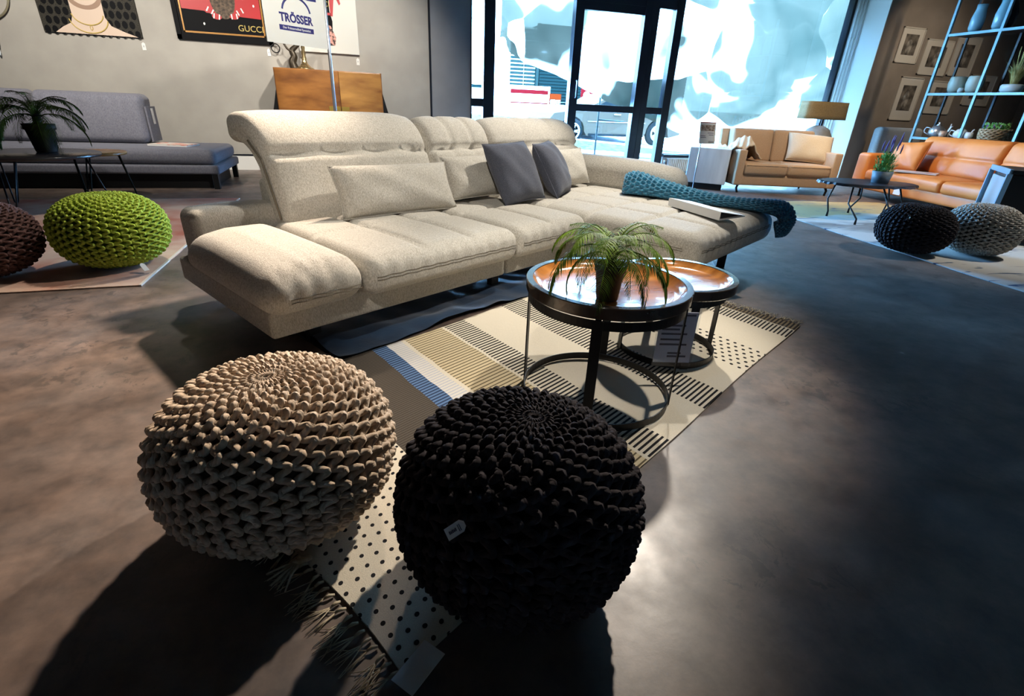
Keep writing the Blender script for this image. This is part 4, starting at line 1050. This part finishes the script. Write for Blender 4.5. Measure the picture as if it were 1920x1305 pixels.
MB().box(-2.475, -2.455, 7.80, 8.12, .46, .86).build('side_panel', M_gsofa, gs)
MB().box(-2.45, -2.445, 7.93, 8.00, .66, .84).build('hang_tag', M_paper, gs)
MB().box(-5.5, -1.72, 7.12, 8.1, 0, .17).build('shade_filler', M_black, gs)  # black block added to stand in for the shade under the sofa
for x in (-1.66, -3.0):
    for y in (7.04, 8.14): MB().box(x-.03, x+.03, y-.03, y+.03, 0, .17).build('leg', M_black, gs)
M_printred = noisy('magazine_print', (.62, .58, .52), (.62, .16, .09), 14, 3, rough=.4, lo=.5, hi=.62)
def magazine(label, loc, rz, w=.21, l=.29, m=M_printred, t=.012):
    r = thing('magazine', label, 'magazine', loc, rz)
    MB().box(-l/2, l/2, -w/2, w/2, 0, t*.7).build('pages', M_paper, r); MB().box(-l/2-.002, l/2+.002, -w/2-.002, w/2+.002, t*.7, t).build('cover', m, r)
    return r
magazine('magazine with red picture lying on the grey sofa seat', (-2.17, 7.55, .442), radians(-14), .30, .46, t=.02)

# left rug, round tables, plant, poufs
M_orug = noisy('faded_terracotta_rug', (.40, .12, .065), (.56, .40, .30), 1.6, 6, rough=.95, bump=.3, bscale=200, lo=.36, hi=.62)
orug = thing('faded_rug', 'faded terracotta and pale pink rug under the green pouf', 'rug', (-2.9, 4.80, 0))
MB().soft(-1.9, 1.60, -1.50, 1.52, .001, .009, .003, (40, 30, 1), lambda x, y, z, qx, qy, qz: (x+.012*sin(6*y)*abs(qx)**6, y+.012*sin(5*x)*abs(qy)**6, z+.0)).build('pile', M_orug, orug)
M_edge = plain('pale_rug_edge', (.62, .56, .48), .9)
MB().box(1.592, 1.606, -1.49, 1.51, .001, .011).build('edge_binding', M_edge, orug)
M_tabletop = plain('dark_table_top', (.022, .020, .022), .25)
def hairpin(b, x, y, z, fx, fy, spread=.05):
    dx, dy = -(fy-y), fx-x; l = hypot(dx, dy) or 1; dx, dy = dx/l*spread, dy/l*spread
    b.tube([(x-dx, y-dy, z), (fx-dx*.2, fy-dy*.2, .02), (fx, fy, .006), (fx+dx*.2, fy+dy*.2, .02), (x+dx, y+dy, z)], .007, 6); return b
def round_table(label, loc, r, h, m_top, edge_m, leg_m):
    t = thing('round_side_table', label, 'side table', loc)
    MB().lathe([(.0001, h-.025), (r-.004, h-.025), (r, h-.02), (r, h-.004), (r-.004, h), (.0001, h)], 56).build('table_top', m_top, t)
    for k in range(3):
        a = radians(-95)+2*pi*k/3; hairpin(MB(), r*.72*cos(a), r*.72*sin(a), h-.025, r*.95*cos(a), r*.95*sin(a), .07).build('leg', leg_m, t)
    return t
round_table('round black side table with hairpin legs holding the left palm', (-2.80, 5.78, .010), .50, .49, M_tabletop, M_black, M_black)
round_table('small round side table with wooden top behind the black one', (-2.62, 6.48, .0105), .29, .445, M_mango2, M_black, M_pale)
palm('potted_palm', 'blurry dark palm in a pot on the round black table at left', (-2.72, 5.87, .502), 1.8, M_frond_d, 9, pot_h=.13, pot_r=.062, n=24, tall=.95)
K_green = knit_material('lime_cotton_cord', (.34, .43, .04), (.48, .58, .08)); K_green_in = plain('lime_lining', (.10, .15, .005), 1)
K_red = knit_material('mauve_brown_cord', (.10, .050, .042), (.155, .080, .07)); K_red_in = plain('mauve_lining', (.03, .014, .012), 1)
K_grey = knit_material('pale_grey_cord', (.34, .31, .27), (.46, .43, .38)); K_grey_in = plain('grey_lining', (.11, .10, .085), 1)
p = pouf('lime green knitted pouf on the faded rug', (-1.555, 3.79, .010), .318, .452, K_green, K_green_in, 44, 23, .0088, 10, 5, 3)
care_tag(p, T(.205, -.225, .035) @ Matrix.Rotation(.8, 4, 'Z') @ Matrix.Rotation(.7, 4, 'X'), .03, .06, False)
pouf('brownish mauve knitted pouf cut by the left picture edge', (-2.20, 3.63, .010), .322, .43, K_red, K_red_in, 44, 22, .0088, 10, 5, 4)

# ------------------------------------------------------------------ right side: rug, poufs, slate table
M_rrug = None
def right_rug_material():
    m, nt, b = new_mat('painterly_rug'); L = nt.links
    tc = N(nt, 'ShaderNodeTexCoord')
    def ns(sc, st, det=5, dist=.8):
        mp = N(nt, 'ShaderNodeMapping'); mp.inputs['Scale'].default_value = st; L.new(tc.outputs['Object'], mp.inputs[0])
        n = N(nt, 'ShaderNodeTexNoise'); n.inputs['Scale'].default_value = sc; n.inputs['Detail'].default_value = det; n.inputs['Distortion'].default_value = dist; L.new(mp.outputs[0], n.inputs[0]); return n.outputs['Fac']
    def rp(src, stops):
        r = N(nt, 'ShaderNodeValToRGB'); r.color_ramp.elements[0].position = stops[0][0]; r.color_ramp.elements[0].color = stops[0][1]+(1,)
        r.color_ramp.elements[1].position = stops[-1][0]; r.color_ramp.elements[1].color = stops[-1][1]+(1,)
        for p_, c_ in stops[1:-1]: r.color_ramp.elements.new(p_).color = c_+(1,)
        L.new(src, r.inputs[0]); return r.outputs[0]
    pale, sand, blue, grey = (.52, .51, .48), (.48, .33, .14), (.04, .075, .15), (.20, .18, .16)
    sp = N(nt, 'ShaderNodeSeparateXYZ'); L.new(tc.outputs['Object'], sp.inputs[0])
    ma = N(nt, 'ShaderNodeMath', operation='MULTIPLY_ADD'); ma.inputs[1].default_value = .4; L.new(ns(1.2, (1, 2, 1)), ma.inputs[0])
    dv = N(nt, 'ShaderNodeMath', operation='MULTIPLY'); dv.inputs[1].default_value = 1/4.2; L.new(sp.outputs[1], dv.inputs[0]); L.new(dv.outputs[0], ma.inputs[2])
    base = rp(ma.outputs[0], [(.0, sand), (.30, sand), (.36, pale), (.72, pale), (.86, grey), (.90, pale), (1.02, sand)])
    st = rp(ns(3.2, (.7, 4, 1), 4), [(.0, (0, 0, 0)), (.60, (0, 0, 0)), (.66, (1, 1, 1))])
    x = N(nt, 'ShaderNodeMix', data_type='RGBA'); L.new(st, x.inputs[0]); L.new(base, x.inputs[6]); x.inputs[7].default_value = blue+(1,)
    L.new(x.outputs[2], b.inputs['Base Color']); b.inputs['Roughness'].default_value = .95
    return m
rr = thing('painterly_rug', 'pale rug with tan and blue streaks under the slate table', 'rug', (4.42, 1.75, 0), radians(-7))
MB().soft(0, 2.26, 0, 4.25, .001, .010, .003, (30, 40, 1), lambda x, y, z, qx, qy, qz: (x+.01*sin(5*y)*abs(qx)**6, y+.02*sin(7*x)*abs(qy)**6, z)).build('pile', right_rug_material(), rr)
b = MB()
p = pouf('black knitted pouf in front of the orange sofa', (4.70, 3.315, .011), .295, .418, K_black, K_black_in, 42, 22, .0085, 10, 5, 5)
MB().box(-.012, .012, -.001, .001, -.02, .02, M=T(-.235, -.09, .31) @ RZ(1.2)).build('care_tag', M_paper, p)
pouf('pale grey knitted pouf beside the black one at the right edge', (5.29, 3.16, .011), .285, .44, K_grey, K_grey_in, 42, 22, .0085, 10, 5, 6)

M_slate_t = noisy('dark_slate_top', (.012, .014, .020), (.030, .034, .045), 5, 5, rough=.28, rough2=.45, bump=.25, bscale=30)
slt = thing('slate_table', 'low table with rough-edged dark slate top and thin bent legs', 'coffee table', (5.68, 4.72, .010), radians(-14))
r = random.Random(5); poly = []
for k in range(64):
    a = 2*pi*k/64; q = 1+.018*r.uniform(-1, 1)+.03*sin(3*a+1); poly.append((.56*cos(a)*q, .36*sin(a)*q))
b = MB(); n = len(poly)
vs = [(x, y, .385+.006*r.uniform(-1, 1)) for x, y in poly]+[(x*.985, y*.985, .405+.002*r.uniform(-1, 1)) for x, y in poly]+[(x*.95, y*.95, .412) for x, y in poly]
fs = [tuple(reversed(range(n))), tuple(range(2*n, 3*n))]+[(q*n+i, q*n+(i+1) % n, (q+1)*n+(i+1) % n, (q+1)*n+i) for q in (0, 1) for i in range(n)]
b.add(vs, fs); b.build('slate_top', M_slate_t, slt)
for k, (x, y, fx, fy) in enumerate(((-.30, .10, -.33, .06), (-.28, -.18, -.30, -.42), (.05, -.20, .10, -.42), (.08, .18, .12, .34), (.32, -.10, .42, -.16), (.34, .10, .46, .2))):
    MB().tube([(x, y, .39), (x+(fx-x)*.35+.05*(-1 if x < 0 else 1), y+(fy-y)*.35, .20), (fx, fy, .06), (fx, fy, 0)], [.010, .009, .010, .013], 8).build('leg', M_black, slt)
# lavender pot on the slate table
lv = thing('lavender_pot', 'lavender plant in a blue-grey pot on the slate table', 'potted plant', (5.78, 4.66, .421))
M_bgpot = plain('blue_grey_pot', (.11, .15, .18), .55); M_leaf = noisy('fresh_leaf_green', (.09, .24, .05), (.20, .42, .10), 30, 3, rough=.6); M_lav = plain('lavender_bloom', (.16, .10, .26), .8)
MB().lathe([(.0001, 0), (.085, 0), (.105, .13), (.098, .13), (.09, .11), (.0001, .11)], 32).build('pot', M_bgpot, lv)
r = random.Random(11)
b = MB()
for k in range(420):
    a = r.uniform(0, 6.28); rad = r.uniform(0, .10); h = r.uniform(.0, .22)*(1-rad*3); x, y, z = rad*cos(a), rad*sin(a), .11+h
    d = Vector((cos(a)*.5+r.uniform(-.4, .4), sin(a)*.5+r.uniform(-.4, .4), .7)).normalized()*.045; w = d.cross(Vector((0, 0, 1))).normalized()*.009
    c0 = Vector((x, y, z)); b.add([c0, c0+d*.5+w, c0+d, c0+d*.5-w], [(0, 1, 2, 3)])
tag(b.build('foliage', M_leaf, lv), kind='stuff')
for k in range(9):
    a = r.uniform(0, 6.28); x, y = .05*cos(a), .05*sin(a); tx, ty, h = x+r.uniform(-.05, .12), y+r.uniform(-.06, .06), r.uniform(.30, .44)
    s = MB().tube([(x, y, .11), ((x+tx)/2, (y+ty)/2, .11+h*.55), (tx, ty, .11+h*.75)], .0025, 5).build('stem', M_leaf, lv)
    MB().tube([(tx, ty, .11+h*.68), (tx+.003, ty, .11+h*.85), (tx+.006, ty, .11+h)], [.006, .010, .003], 6).build('flower_spike', M_lav, lv)

# ------------------------------------------------------------------ orange leather sofa (local x along its front towards the viewer's right, y to its back)
M_leather = noisy('cognac_leather', (.50, .150, .028), (.62, .215, .050), 3, 4, rough=.38, rough2=.5, bump=.15, bscale=120, spec=.4)
os_ = thing('leather_sofa', 'orange-brown leather sofa with tufted back in front of the metal shelf', 'sofa', (7.45, 6.50, 0), radians(-101))
MB().soft(0, 3.2, .03, .95, .12, .27, .03, (12, 5, 1)).build('base', M_leather, os_)
def lseat(x0, x1):
    return MB().soft(x0, x1, 0, .72, .255, .41, .045, (14, 10, 2), seat_fn(x0, x1, 0, .72, .02, lip=.03)).build('seat_cushion', M_leather, os_)
lseat(.255, 1.60); lseat(1.61, 2.95)
def lback(x0, x1):
    xm = (x0+x1)/2
    def fn(x, y, z, qx, qy, qz):
        lean = .28*(z-.4); f = 1 if qy < 0 else 0
        p_ = -.045*(1-qx**4)*(1-qz**4)*f
        p_ += f*(.035*gauss(x-xm, .03)*.5+.035*gauss(z-.65, .02)*.6+.05*gauss(hypot(x-xm, z-.65), .07))
        return (x, y+lean+p_, z)
    o = MB().soft(x0, x1, .60, .82, .40, .90, .06, (28, 2, 20), fn).build('back_cushion', M_leather, os_)
    return o
lback(.30, 1.60); lback(1.615, 2.92)
MB().soft(0, .25, -.01, .95, .12, .63, .05, (4, 10, 8)).build('armrest', M_leather, os_); MB().soft(2.96, 3.2, -.01, .95, .12, .63, .05, (4, 10, 8)).build('armrest', M_leather, os_)
MB().soft(.2, 3.0, .80, .98, .12, .74, .04, (10, 2, 6), lambda x, y, z, qx, qy, qz: (x, y+.2*max(0, z-.4), z)).build('rear_panel', M_leather, os_)
for x in (.12, 3.05):
    for y in (.12, .85): MB().tube([(x, y, .13), (x, y, 0)], [.022, .015], 10).build('leg', M_black, os_)
OSM = T(7.45, 6.50, 0) @ RZ(radians(-101))
def os_w(x, y, z): return OSM @ Vector((x, y, z))
pillow('leather_cushion', 'orange leather cushion leaning in the far corner of the leather sofa', .52, .44, .18, M_leather, os_w(.10, .42, .76), os_w(.66, .50, .82), os_w(.30, .30, .42), os_w(.86, .36, .46), 8, pipe=M_leather)
mg = magazine('open pale magazine lying on the orange leather seat', os_w(.92, .22, .437), radians(-62), .24, .50, noisy('pale_magazine_print', (.62, .60, .58), (.50, .34, .32), 9, 3, rough=.35), .016)
pc2 = MB().box(-.06, .06, -.002, .002, -.05, .05).build('price_slip', M_paper); pc2.matrix_world = frame_matrix(os_w(1.02, -.05, .20), os_w(1, 0, 0)-os_w(0, 0, 0), (0, 0, 1)); tag(pc2, 'small pale price slip hanging from the orange sofa front', 'tag')
# dark side table with pale metal frame, cut by the right edge
dt = thing('framed_side_table', 'black side table with pale blue metal frame cut by the right picture edge', 'side table', (6.02, 3.56, .010), radians(43))
M_bmetal = plain('light_blue_lacquer', (.25, .42, .55), .35, .3)
MB().box(.04, .72, -.42, -.03, .02, .63).build('body', M_black, dt)
MB().box(0, .77, -.46, 0, .645, .68).build('table_top', M_black, dt)
MB().box(0, .77, -.012, .012, .637, .687).build('top_edge', M_bmetal, dt)
for x in (.0, .73): MB().box(x, x+.04, -.02, .02, 0, .645).build('leg', M_bmetal, dt)
for x in (.0, .73): MB().box(x, x+.04, -.46, -.42, 0, .645).build('leg', M_black, dt)
MB().box(.12, .68, -.025, -.012, .08, .60).build('side_panel', plain('pale_panel', (.50, .52, .53), .3), dt)

# ------------------------------------------------------------------ tan loveseat and its surroundings
M_tan = fabric('tan_upholstery', (.34, .215, .130), (.42, .275, .17), (.48, .33, .21), 200, (1, .7, .7), bump=.25)
ls = thing('loveseat', 'tan two-seat sofa in front of the film-covered window', 'sofa', (5.42, 6.68, 0), radians(-15))
MB().soft(0, 1.56, .02, .86, .11, .27, .02, (8, 5, 1)).build('base', M_tan, ls)
for x0, x1 in ((.125, .775), (.785, 1.435)):
    o = MB().soft(x0, x1, -.01, .66, .265, .425, .035, (12, 10, 2), seat_fn(x0, x1, -.01, .66, .015, lip=.02)).build('seat_cushion', M_tan, ls); piping_pts = [(x0+.02+(x1-x0-.04)*k/10, -.016, .40) for k in range(11)]; seam(o, piping_pts, .004, 'piping', M_tan)
for x0, x1 in ((.13, .775), (.785, 1.43)):
    MB().soft(x0, x1, .60, .80, .41, .885, .04, (10, 2, 10), lambda x, y, z, qx, qy, qz: (x, y+.16*(z-.4)-.02*(1-qx**4)*(1-qz**4)*(1 if qy < 0 else 0), z)).build('back_cushion', M_tan, ls)
MB().soft(.02, 1.54, .80, .90, .11, .87, .02, (6, 2, 6), lambda x, y, z, qx, qy, qz: (x, y+.12*max(0, z-.3), z)).build('rear_panel', M_tan, ls)
for x0, x1 in ((0, .12), (1.44, 1.56)):
    MB().soft(x0, x1, 0, .92, .11, .61, .02, (2, 8, 6)).build('armrest', M_tan, ls)
for x in (.10, 1.46):
    for y in (.06, .80): MB().tube([(x, y, .12), (x+.02*(1 if x > 1 else -1), y-.01, .07), (x, y-.02, 0)], [.02, .017, .015], 8).build('leg', M_black, ls)
LSM = T(5.42, 6.68, 0) @ RZ(radians(-15))
def ls_w(x, y, z): return LSM @ Vector((x, y, z))
M_sand = fabric('sand_linen', (.44, .34, .235), (.52, .41, .29), (.58, .47, .35), 220, (1, .7, .7), bump=.3)
pillow('linen_cushion', 'large rumpled sand linen cushion leaning at the right end of the loveseat', .66, .46, .20, M_sand, ls_w(1.05, .60, .87), ls_w(1.66, .48, .81), ls_w(.86, .40, .46), ls_w(1.48, .24, .43), 12, pipe=M_sand)
# pale blanket heaped over the left arm
bl = MB().grid(40, 30, lambda u, v: tuple(ls_w(-.04+.46*u, .15+.55*v, .625+.16*gauss(u-.55, .28)*gauss(v-.45, .35)+.028*sin(13*u+5*v)*sin(9*v+2)+.012*sin(31*u-17*v) - .14*max(0, u-.72)/.28)))
bo = bl.build('blanket', M_sand); md = bo.modifiers.new('thickness', 'SOLIDIFY'); md.thickness = .02; tag(bo, 'crumpled sand blanket heaped on the left arm of the loveseat', 'blanket')
# grey marble block beside the loveseat
M_marble = noisy('blue_grey_marble', (.42, .46, .50), (.66, .69, .70), 2.2, 7, (3.0, 3.0, .55), rough=.45, lo=.3, hi=.72)
mb_ = thing('marble_block', 'pale blue-grey marble-look side block left of the loveseat', 'side table', (5.12, 7.03, 0), radians(-40))
bevel(MB().box(-.26, .33, -.02, .20, .09, .60).build('block', M_marble, mb_), .008)
MB().box(-.22, .29, .01, .17, 0, .09).build('recessed_plinth', M_black, mb_)
# price stand
sg = thing('price_stand', 'price sheet with sofa photo on a slim stand beside the marble block', 'sign', (4.68, 6.62, 0), radians(-8))
MB().tube([(0, 0, .01), (0, 0, .70)], .008, 8).build('pole', M_chrome, sg)
MB().lathe([(.0001, 0), (.11, 0), (.11, .008), (.012, .014), (.0001, .014)], 24).build('foot_plate', M_chrome, sg)
sh = bpy.data.objects.new('price_sheet', MB().box(-.12, .12, 0, .29, -.002, .002).mesh('price_sheet')); COL.objects.link(sh); sh.parent = sg; sh.data.materials.append(M_paper)
sh.matrix_local = T(.08, -.015, .68) @ Matrix.Rotation(radians(76), 4, 'X')
MB().box(-.10, .10, .17, .25, .002, .003).build('printed_photo', noisy('sofa_photo_print', (.55, .48, .42), (.14, .08, .05), 30, 3, rough=.5), sh)
MB().box(-.12, .12, .275, .288, .002, .003).build('red_header', plain('pale_red_print', (.62, .25, .22), .5), sh)
for y, a, c_ in ((.14, .0, .09), (.115, .02, .09), (.10, -.10, -.03), (.08, -.10, -.02), (.03, .02, .10), (.015, .02, .10)): MB().box(a, c_, y, y+.007, .002, .003).build('text_line', M_ink, sh)
# table lamp with stone base behind the loveseat
M_shade = noisy('bronze_shade_fabric', (.26, .165, .065), (.33, .215, .09), 60, 3, rough=.6); M_stone = noisy('grey_stone', (.22, .21, .20), (.36, .35, .33), 5, 5, rough=.6)
lp = thing('table_lamp', 'lamp with bronze rectangular shade and round stone base behind the loveseat', 'lamp', (8.05, 8.0, 0), radians(-2))
def shade_wall(u, v):
    a = 2*pi*u; q = 4.5; cx_, sx_ = cos(a), sin(a); rr_ = (abs(cx_)**q+abs(sx_)**q)**(-1/q); s = .98+.04*(1-v)
    return (.44*rr_*cx_*s, .16*rr_*sx_*s, 1.06+.28*v)
o = MB().grid(64, 4, shade_wall).build('lamp_shade', M_shade, lp); md = o.modifiers.new('thickness', 'SOLIDIFY'); md.thickness = .004
MB().lathe([(.0001, .42), (.10, .42), (.20, .50), (.255, .64), (.25, .78), (.18, .90), (.08, .955), (.0001, .96)], 40).build('stone_base', M_stone, lp)
MB().tube([(0, 0, .95), (0, 0, 1.2)], .012, 8).build('stem', M_black, lp)
MB().tube([(-.43, 0, 1.2), (.43, 0, 1.2)], .004, 6).build('shade_spider', M_black, lp)
ct = thing('lamp_table', 'dark low table carrying the lamp behind the loveseat', 'side table', (8.05, 8.0, 0))
MB().lathe([(.0001, .395), (.33, .395), (.33, .418), (.0001, .418)], 40).build('table_top', M_tabletop, ct)
for k in range(3):
    a = 2*pi*k/3; MB().tube([(.2*cos(a), .2*sin(a), .395), (.28*cos(a), .28*sin(a), 0)], .012, 8).build('leg', M_black, ct)

# ------------------------------------------------------------------ picture wall, metal shelf and its contents
M_pframe = plain('pale_picture_frame', (.48, .44, .38), .5); M_mat = plain('picture_mat', (.52, .48, .42), .7)
M_photo = noisy('dark_photo_print', (.03, .026, .022), (.20, .17, .14), 7, 5, rough=.4)
M_figp = noisy('grey_figure_print', (.07, .062, .055), (.34, .31, .27), 9, 4, rough=.5)
K8 = 8.70
def wall_picture(label, x0, x1, z0, z1, seed):
    r = random.Random(seed); w, h = x1-x0, z1-z0
    root = thing('wall_picture', label, 'picture', ((x0+x1)/2, K8-.012, (z0+z1)/2), 0, 'framed photographs on the taupe wall'); root.rotation_euler = (pi/2, 0, 0)
    bb = MB()
    for a, c_, d, e in ((-w/2, w/2, -h/2, -h/2+.02), (-w/2, w/2, h/2-.02, h/2), (-w/2, -w/2+.02, -h/2, h/2), (w/2-.02, w/2, -h/2, h/2)): bb.box(a, c_, d, e, -.012, .014)
    bb.build('frame', M_pframe, root); MB().box(-w/2+.015, w/2-.015, -h/2+.015, h/2-.015, -.01, .002).build('mat_board', M_mat, root)
    MB().box(-w*.29, w*.29, -h*.27, h*.31, .002, .004).build('photo_print', M_photo, root)
    MB().prism(ell(r.uniform(-.03, .03), -.02, w*.13, h*.2, 18), .004, .005).build('printed_figure', M_figp, root)
wall_picture('framed photo at upper left of the picture wall, next to the column', 10.08, 10.64, 2.11, 2.70, 1)
wall_picture('framed photo in the upper row, second from the column', 10.76, 11.48, 1.94, 2.55, 2)
wall_picture('framed photo in the upper row, half behind the shelf post', 11.55, 12.18, 1.96, 2.65, 3)
wall_picture('tall framed photo in the lower row, nearest the column', 10.42, 11.02, 1.11, 1.89, 4)
wall_picture('framed photo in the lower row behind the first shelf post', 11.26, 11.98, 1.26, 1.86, 5)
wall_picture('framed photo in the lower row behind the green cups', 12.25, 13.0, 1.45, 2.02, 6)

M_shelfm = plain('blue_lit_steel', (.20, .36, .42), .4, .1)  # blue window light on posts and rails is mixed into this colour
shf = thing('metal_shelf', 'tall open metal shelf standing behind the orange sofa', 'shelf', (9.13, 7.06, 0), radians(-90))
BAY = .76
for k in range(4):
    MB().box(k*BAY-.018, k*BAY+.018, -.018, .018, 0, 3.0).build('post', M_shelfm, shf); MB().box(k*BAY-.015, k*BAY+.015, .42, .45, 0, 3.0).build('post', M_black, shf)
for z in (.86, 1.52, 2.35):
    MB().box(-.02, 3*BAY+.02, -.016, .016, z-.035, z).build('front_rail', M_shelfm, shf); MB().box(-.02, 3*BAY+.02, .016, .45, z-.02, z-.004).build('shelf_board', M_black, shf)
SH = T(9.13, 7.06, 0) @ RZ(radians(-90))
def sh_w(x, y, z): return SH @ Vector((x, y, z))
M_cup = plain('sage_glazed_ceramic', (.36, .42, .36), .35)
for k, (x, lab) in enumerate(((.30, 'sage green ceramic planter on the middle shelf, nearer the first post'), (.57, 'sage green ceramic planter on the middle shelf, nearer the second post'))):
    o = MB().lathe([(.0001, 0), (.065, 0), (.10, .05), (.115, .13), (.105, .22), (.10, .235), (.09, .235), (.095, .2), (.10, .12), (.0001, .03)], 32).build('planter', M_cup); o.location = sh_w(x, .16, 1.52)
    tag(o, lab, 'planter', 'sage planters on the shelf')
o = MB().lathe([(.0001, 0), (.035, 0), (.04, .04), (.03, .075), (.0001, .08)], 20).build('small_jar', plain('pale_blue_glaze', (.42, .55, .60), .3)); o.location = sh_w(.435, .10, 1.52); tag(o, 'tiny pale blue jar between the sage planters', 'jar')
M_bglass = plain('frosted_blue_glass', (.30, .50, .56), .15, 0, .5)
for k, (x, h, lab) in enumerate(((.30, .36, 'pale blue glass vase on the top shelf near the first post'), (.63, .40, 'pale blue glass vase on the top shelf near the second post'))):
    o = MB().lathe([(.0001, 0), (.06, 0), (.085, .05), (.09, h*.5), (.065, h*.85), (.07, h), (.062, h), (.057, h*.85), (.08, h*.5), (.0001, .03)], 32).build('glass_vase', M_bglass); o.location = sh_w(x, .095, 2.35)
    tag(o, lab, 'vase', 'glass vases on the top shelf')
M_dglass = plain('smoky_dark_glass', (.03, .03, .035), .08, .2)
o = MB().lathe([(.0001, 0), (.09, 0), (.125, .10), (.13, .24), (.09, .36), (.05, .42), (.06, .50), (.052, .50), (.04, .44), (.0001, .4)], 36).build('demijohn', M_dglass); o.location = sh_w(.53, .32, 2.35); tag(o, 'big smoky glass bottle on the top shelf behind the blue vases', 'bottle')
# grass plant in a pale bowl
gp = thing('grass_plant', 'feathery yellow-green grass in a pale bowl on the middle shelf', 'potted plant', sh_w(1.10, .16, 1.52))
MB().lathe([(.0001, 0), (.10, 0), (.13, .03), (.135, .09), (.12, .11), (.0001, .09)], 32).build('bowl', plain('pale_blue_bowl', (.40, .52, .56), .35), gp)
M_dry = noisy('dry_grass', (.22, .22, .06), (.42, .40, .16), 20, 3, rough=.8); r = random.Random(21); b = MB()
for k in range(220):
    a = r.uniform(0, 6.28); l = r.uniform(.12, .34); tl = r.uniform(.05, .6); x0, y0 = .05*cos(a)*r.random(), .05*sin(a)*r.random()
    p0 = Vector((x0, y0, .09)); p1 = p0+Vector((cos(a)*l*tl*.5, sin(a)*l*tl*.5, l*.7)); p2 = p0+Vector((cos(a)*l*tl*1.2, sin(a)*l*tl*1.2, l))
    w = Vector((-sin(a), cos(a), 0))*.004; b.add([p0-w*.5, p0+w*.5, p1+w, p2, p1-w], [(0, 1, 2, 4), (4, 2, 3)])
tag(b.build('grass_blades', M_dry, gp), kind='stuff')
for k in range(5):
    a = r.uniform(0, 6.28); x, y = .10*cos(a), .10*sin(a); z = r.uniform(.34, .52)
    MB().tube([(0, 0, .09), (x*.6, y*.6, z*.6), (x, y, z), (x*1.1, y*1.1, z+.07)], [.003, .003, .009, .003], 6).build('seed_head', M_dry, gp)
# lower shelf: basket with flowers, teapots, bottle
bk = thing('wicker_basket', 'round woven basket with greenery and purple flowers on the lower shelf', 'basket', sh_w(1.12, .18, .861))
M_wick = noisy('pale_wicker', (.22, .14, .07), (.45, .35, .22), 30, 3, rough=.8)
for q in range(7):
    z = .012+q*.024; rad = .20+.012*sin(pi*q/6)+.004*q
    MB().tube([(rad*cos(a), rad*.75*sin(a), z+.008*sin(a*16+pi*q)) for a in [2*pi*k/64 for k in range(64)]], .013, 6, closed=True).build('woven_strand', M_wick, bk)
MB().lathe([(.0001, 0), (.19, 0), (.19, .01), (.0001, .01)], 32).build('bottom', M_wick, bk)
b = MB(); r = random.Random(31)
for k in range(260):
    a = r.uniform(0, 6.28); rd = .18*sqrt(r.random()); c0 = Vector((rd*cos(a), rd*.75*sin(a), .12+r.uniform(0, .11))); d = Vector((r.uniform(-1, 1), r.uniform(-1, 1), .8)).normalized()*.05; w = d.cross(Vector((0, 0, 1))).normalized()*.012
    b.add([c0, c0+d*.5+w, c0+d, c0+d*.5-w], [(0, 1, 2, 3)])
tag(b.build('greenery', M_leaf, bk), kind='stuff')
for k in range(6):
    x, y = r.uniform(-.14, 0), r.uniform(-.08, .08); MB().tube([(x, y, .12), (x, y, .2), (x+.005, y, .25)], [.004, .014, .004], 6).build('flower_spike', M_lav, bk)
M_wglaze = plain('white_glaze', (.62, .62, .60), .2)
def teapot(label, x, y, s, m):
    t = thing('teapot', label, 'teapot', sh_w(x, y, .86)); t.scale = (s, s, s); t.rotation_euler = (0, 0, -1.4)
    MB().lathe([(.0001, 0), (.06, 0), (.10, .05), (.10, .10), (.06, .15), (.03, .16), (.0001, .16)], 28).build('body', m, t)
    MB().lathe([(.0001, .16), (.035, .16), (.02, .18), (.012, .19), (.016, .205), (.0001, .21)], 18).build('lid', m, t)
    MB().tube(catmull([(.09, 0, .06), (.14, 0, .08), (.16, 0, .14), (.18, 0, .16)], 5), [.020-.0007*k for k in range(16)], 8).build('spout', m, t)
    MB().tube(catmull([(-.09, 0, .12), (-.15, 0, .13), (-.16, 0, .07), (-.10, 0, .04)], 6), .008, 8).build('handle', m, t)
    return t
teapot('polished steel teapot on the lower shelf behind the orange sofa', .28, .14, 1.15, M_chrome)
teapot('white glazed teapot on the lower shelf beside the second post', .655, .15, .95, M_wglaze)
o = MB().lathe([(.0001, 0), (.03, 0), (.032, .12), (.012, .17), (.011, .22), (.0001, .22)], 20).build('bottle', M_wglaze); o.location = sh_w(.36, .30, .86); tag(o, 'slim white bottle on the lower shelf behind the steel teapot', 'bottle')
for k, (x, m, lab) in enumerate(((.44, plain('copper_glaze', (.55, .33, .22), .25, .3), 'small copper-toned bowl on the lower shelf between the teapots'), (.84, M_wglaze, 'small white jug on the lower shelf beside the basket'))):
    o = MB().lathe([(.0001, 0), (.035, 0), (.055, .05), (.05, .11), (.045, .11), (.05, .05), (.0001, .015)], 24).build('jug' if k else 'bowl', m); o.location = sh_w(x, .07, .861); tag(o, lab, 'jug' if k else 'bowl')
# pale upholstered block behind the leather sofa
pb = thing('pale_armchair', 'pale grey armchair back showing behind the orange sofa at the column', 'armchair', (9.75, 7.75, 0), radians(-15))
M_pg = fabric('pale_grey_upholstery', (.26, .27, .27), (.34, .35, .35), (.40, .41, .41), 160, (1, .7, .7), bump=.3)
MB().soft(-.42, .42, 0, .22, .30, .98, .07, (8, 3, 8)).build('backrest', M_pg, pb); MB().soft(-.42, .42, -.6, .1, .22, .45, .06, (8, 6, 2)).build('seat', M_pg, pb)
for x in (-.36, .36):
    for y in (-.5, .15): MB().tube([(x, y, .24), (x, y, 0)], [.02, .014], 8).build('leg', M_black, pb)
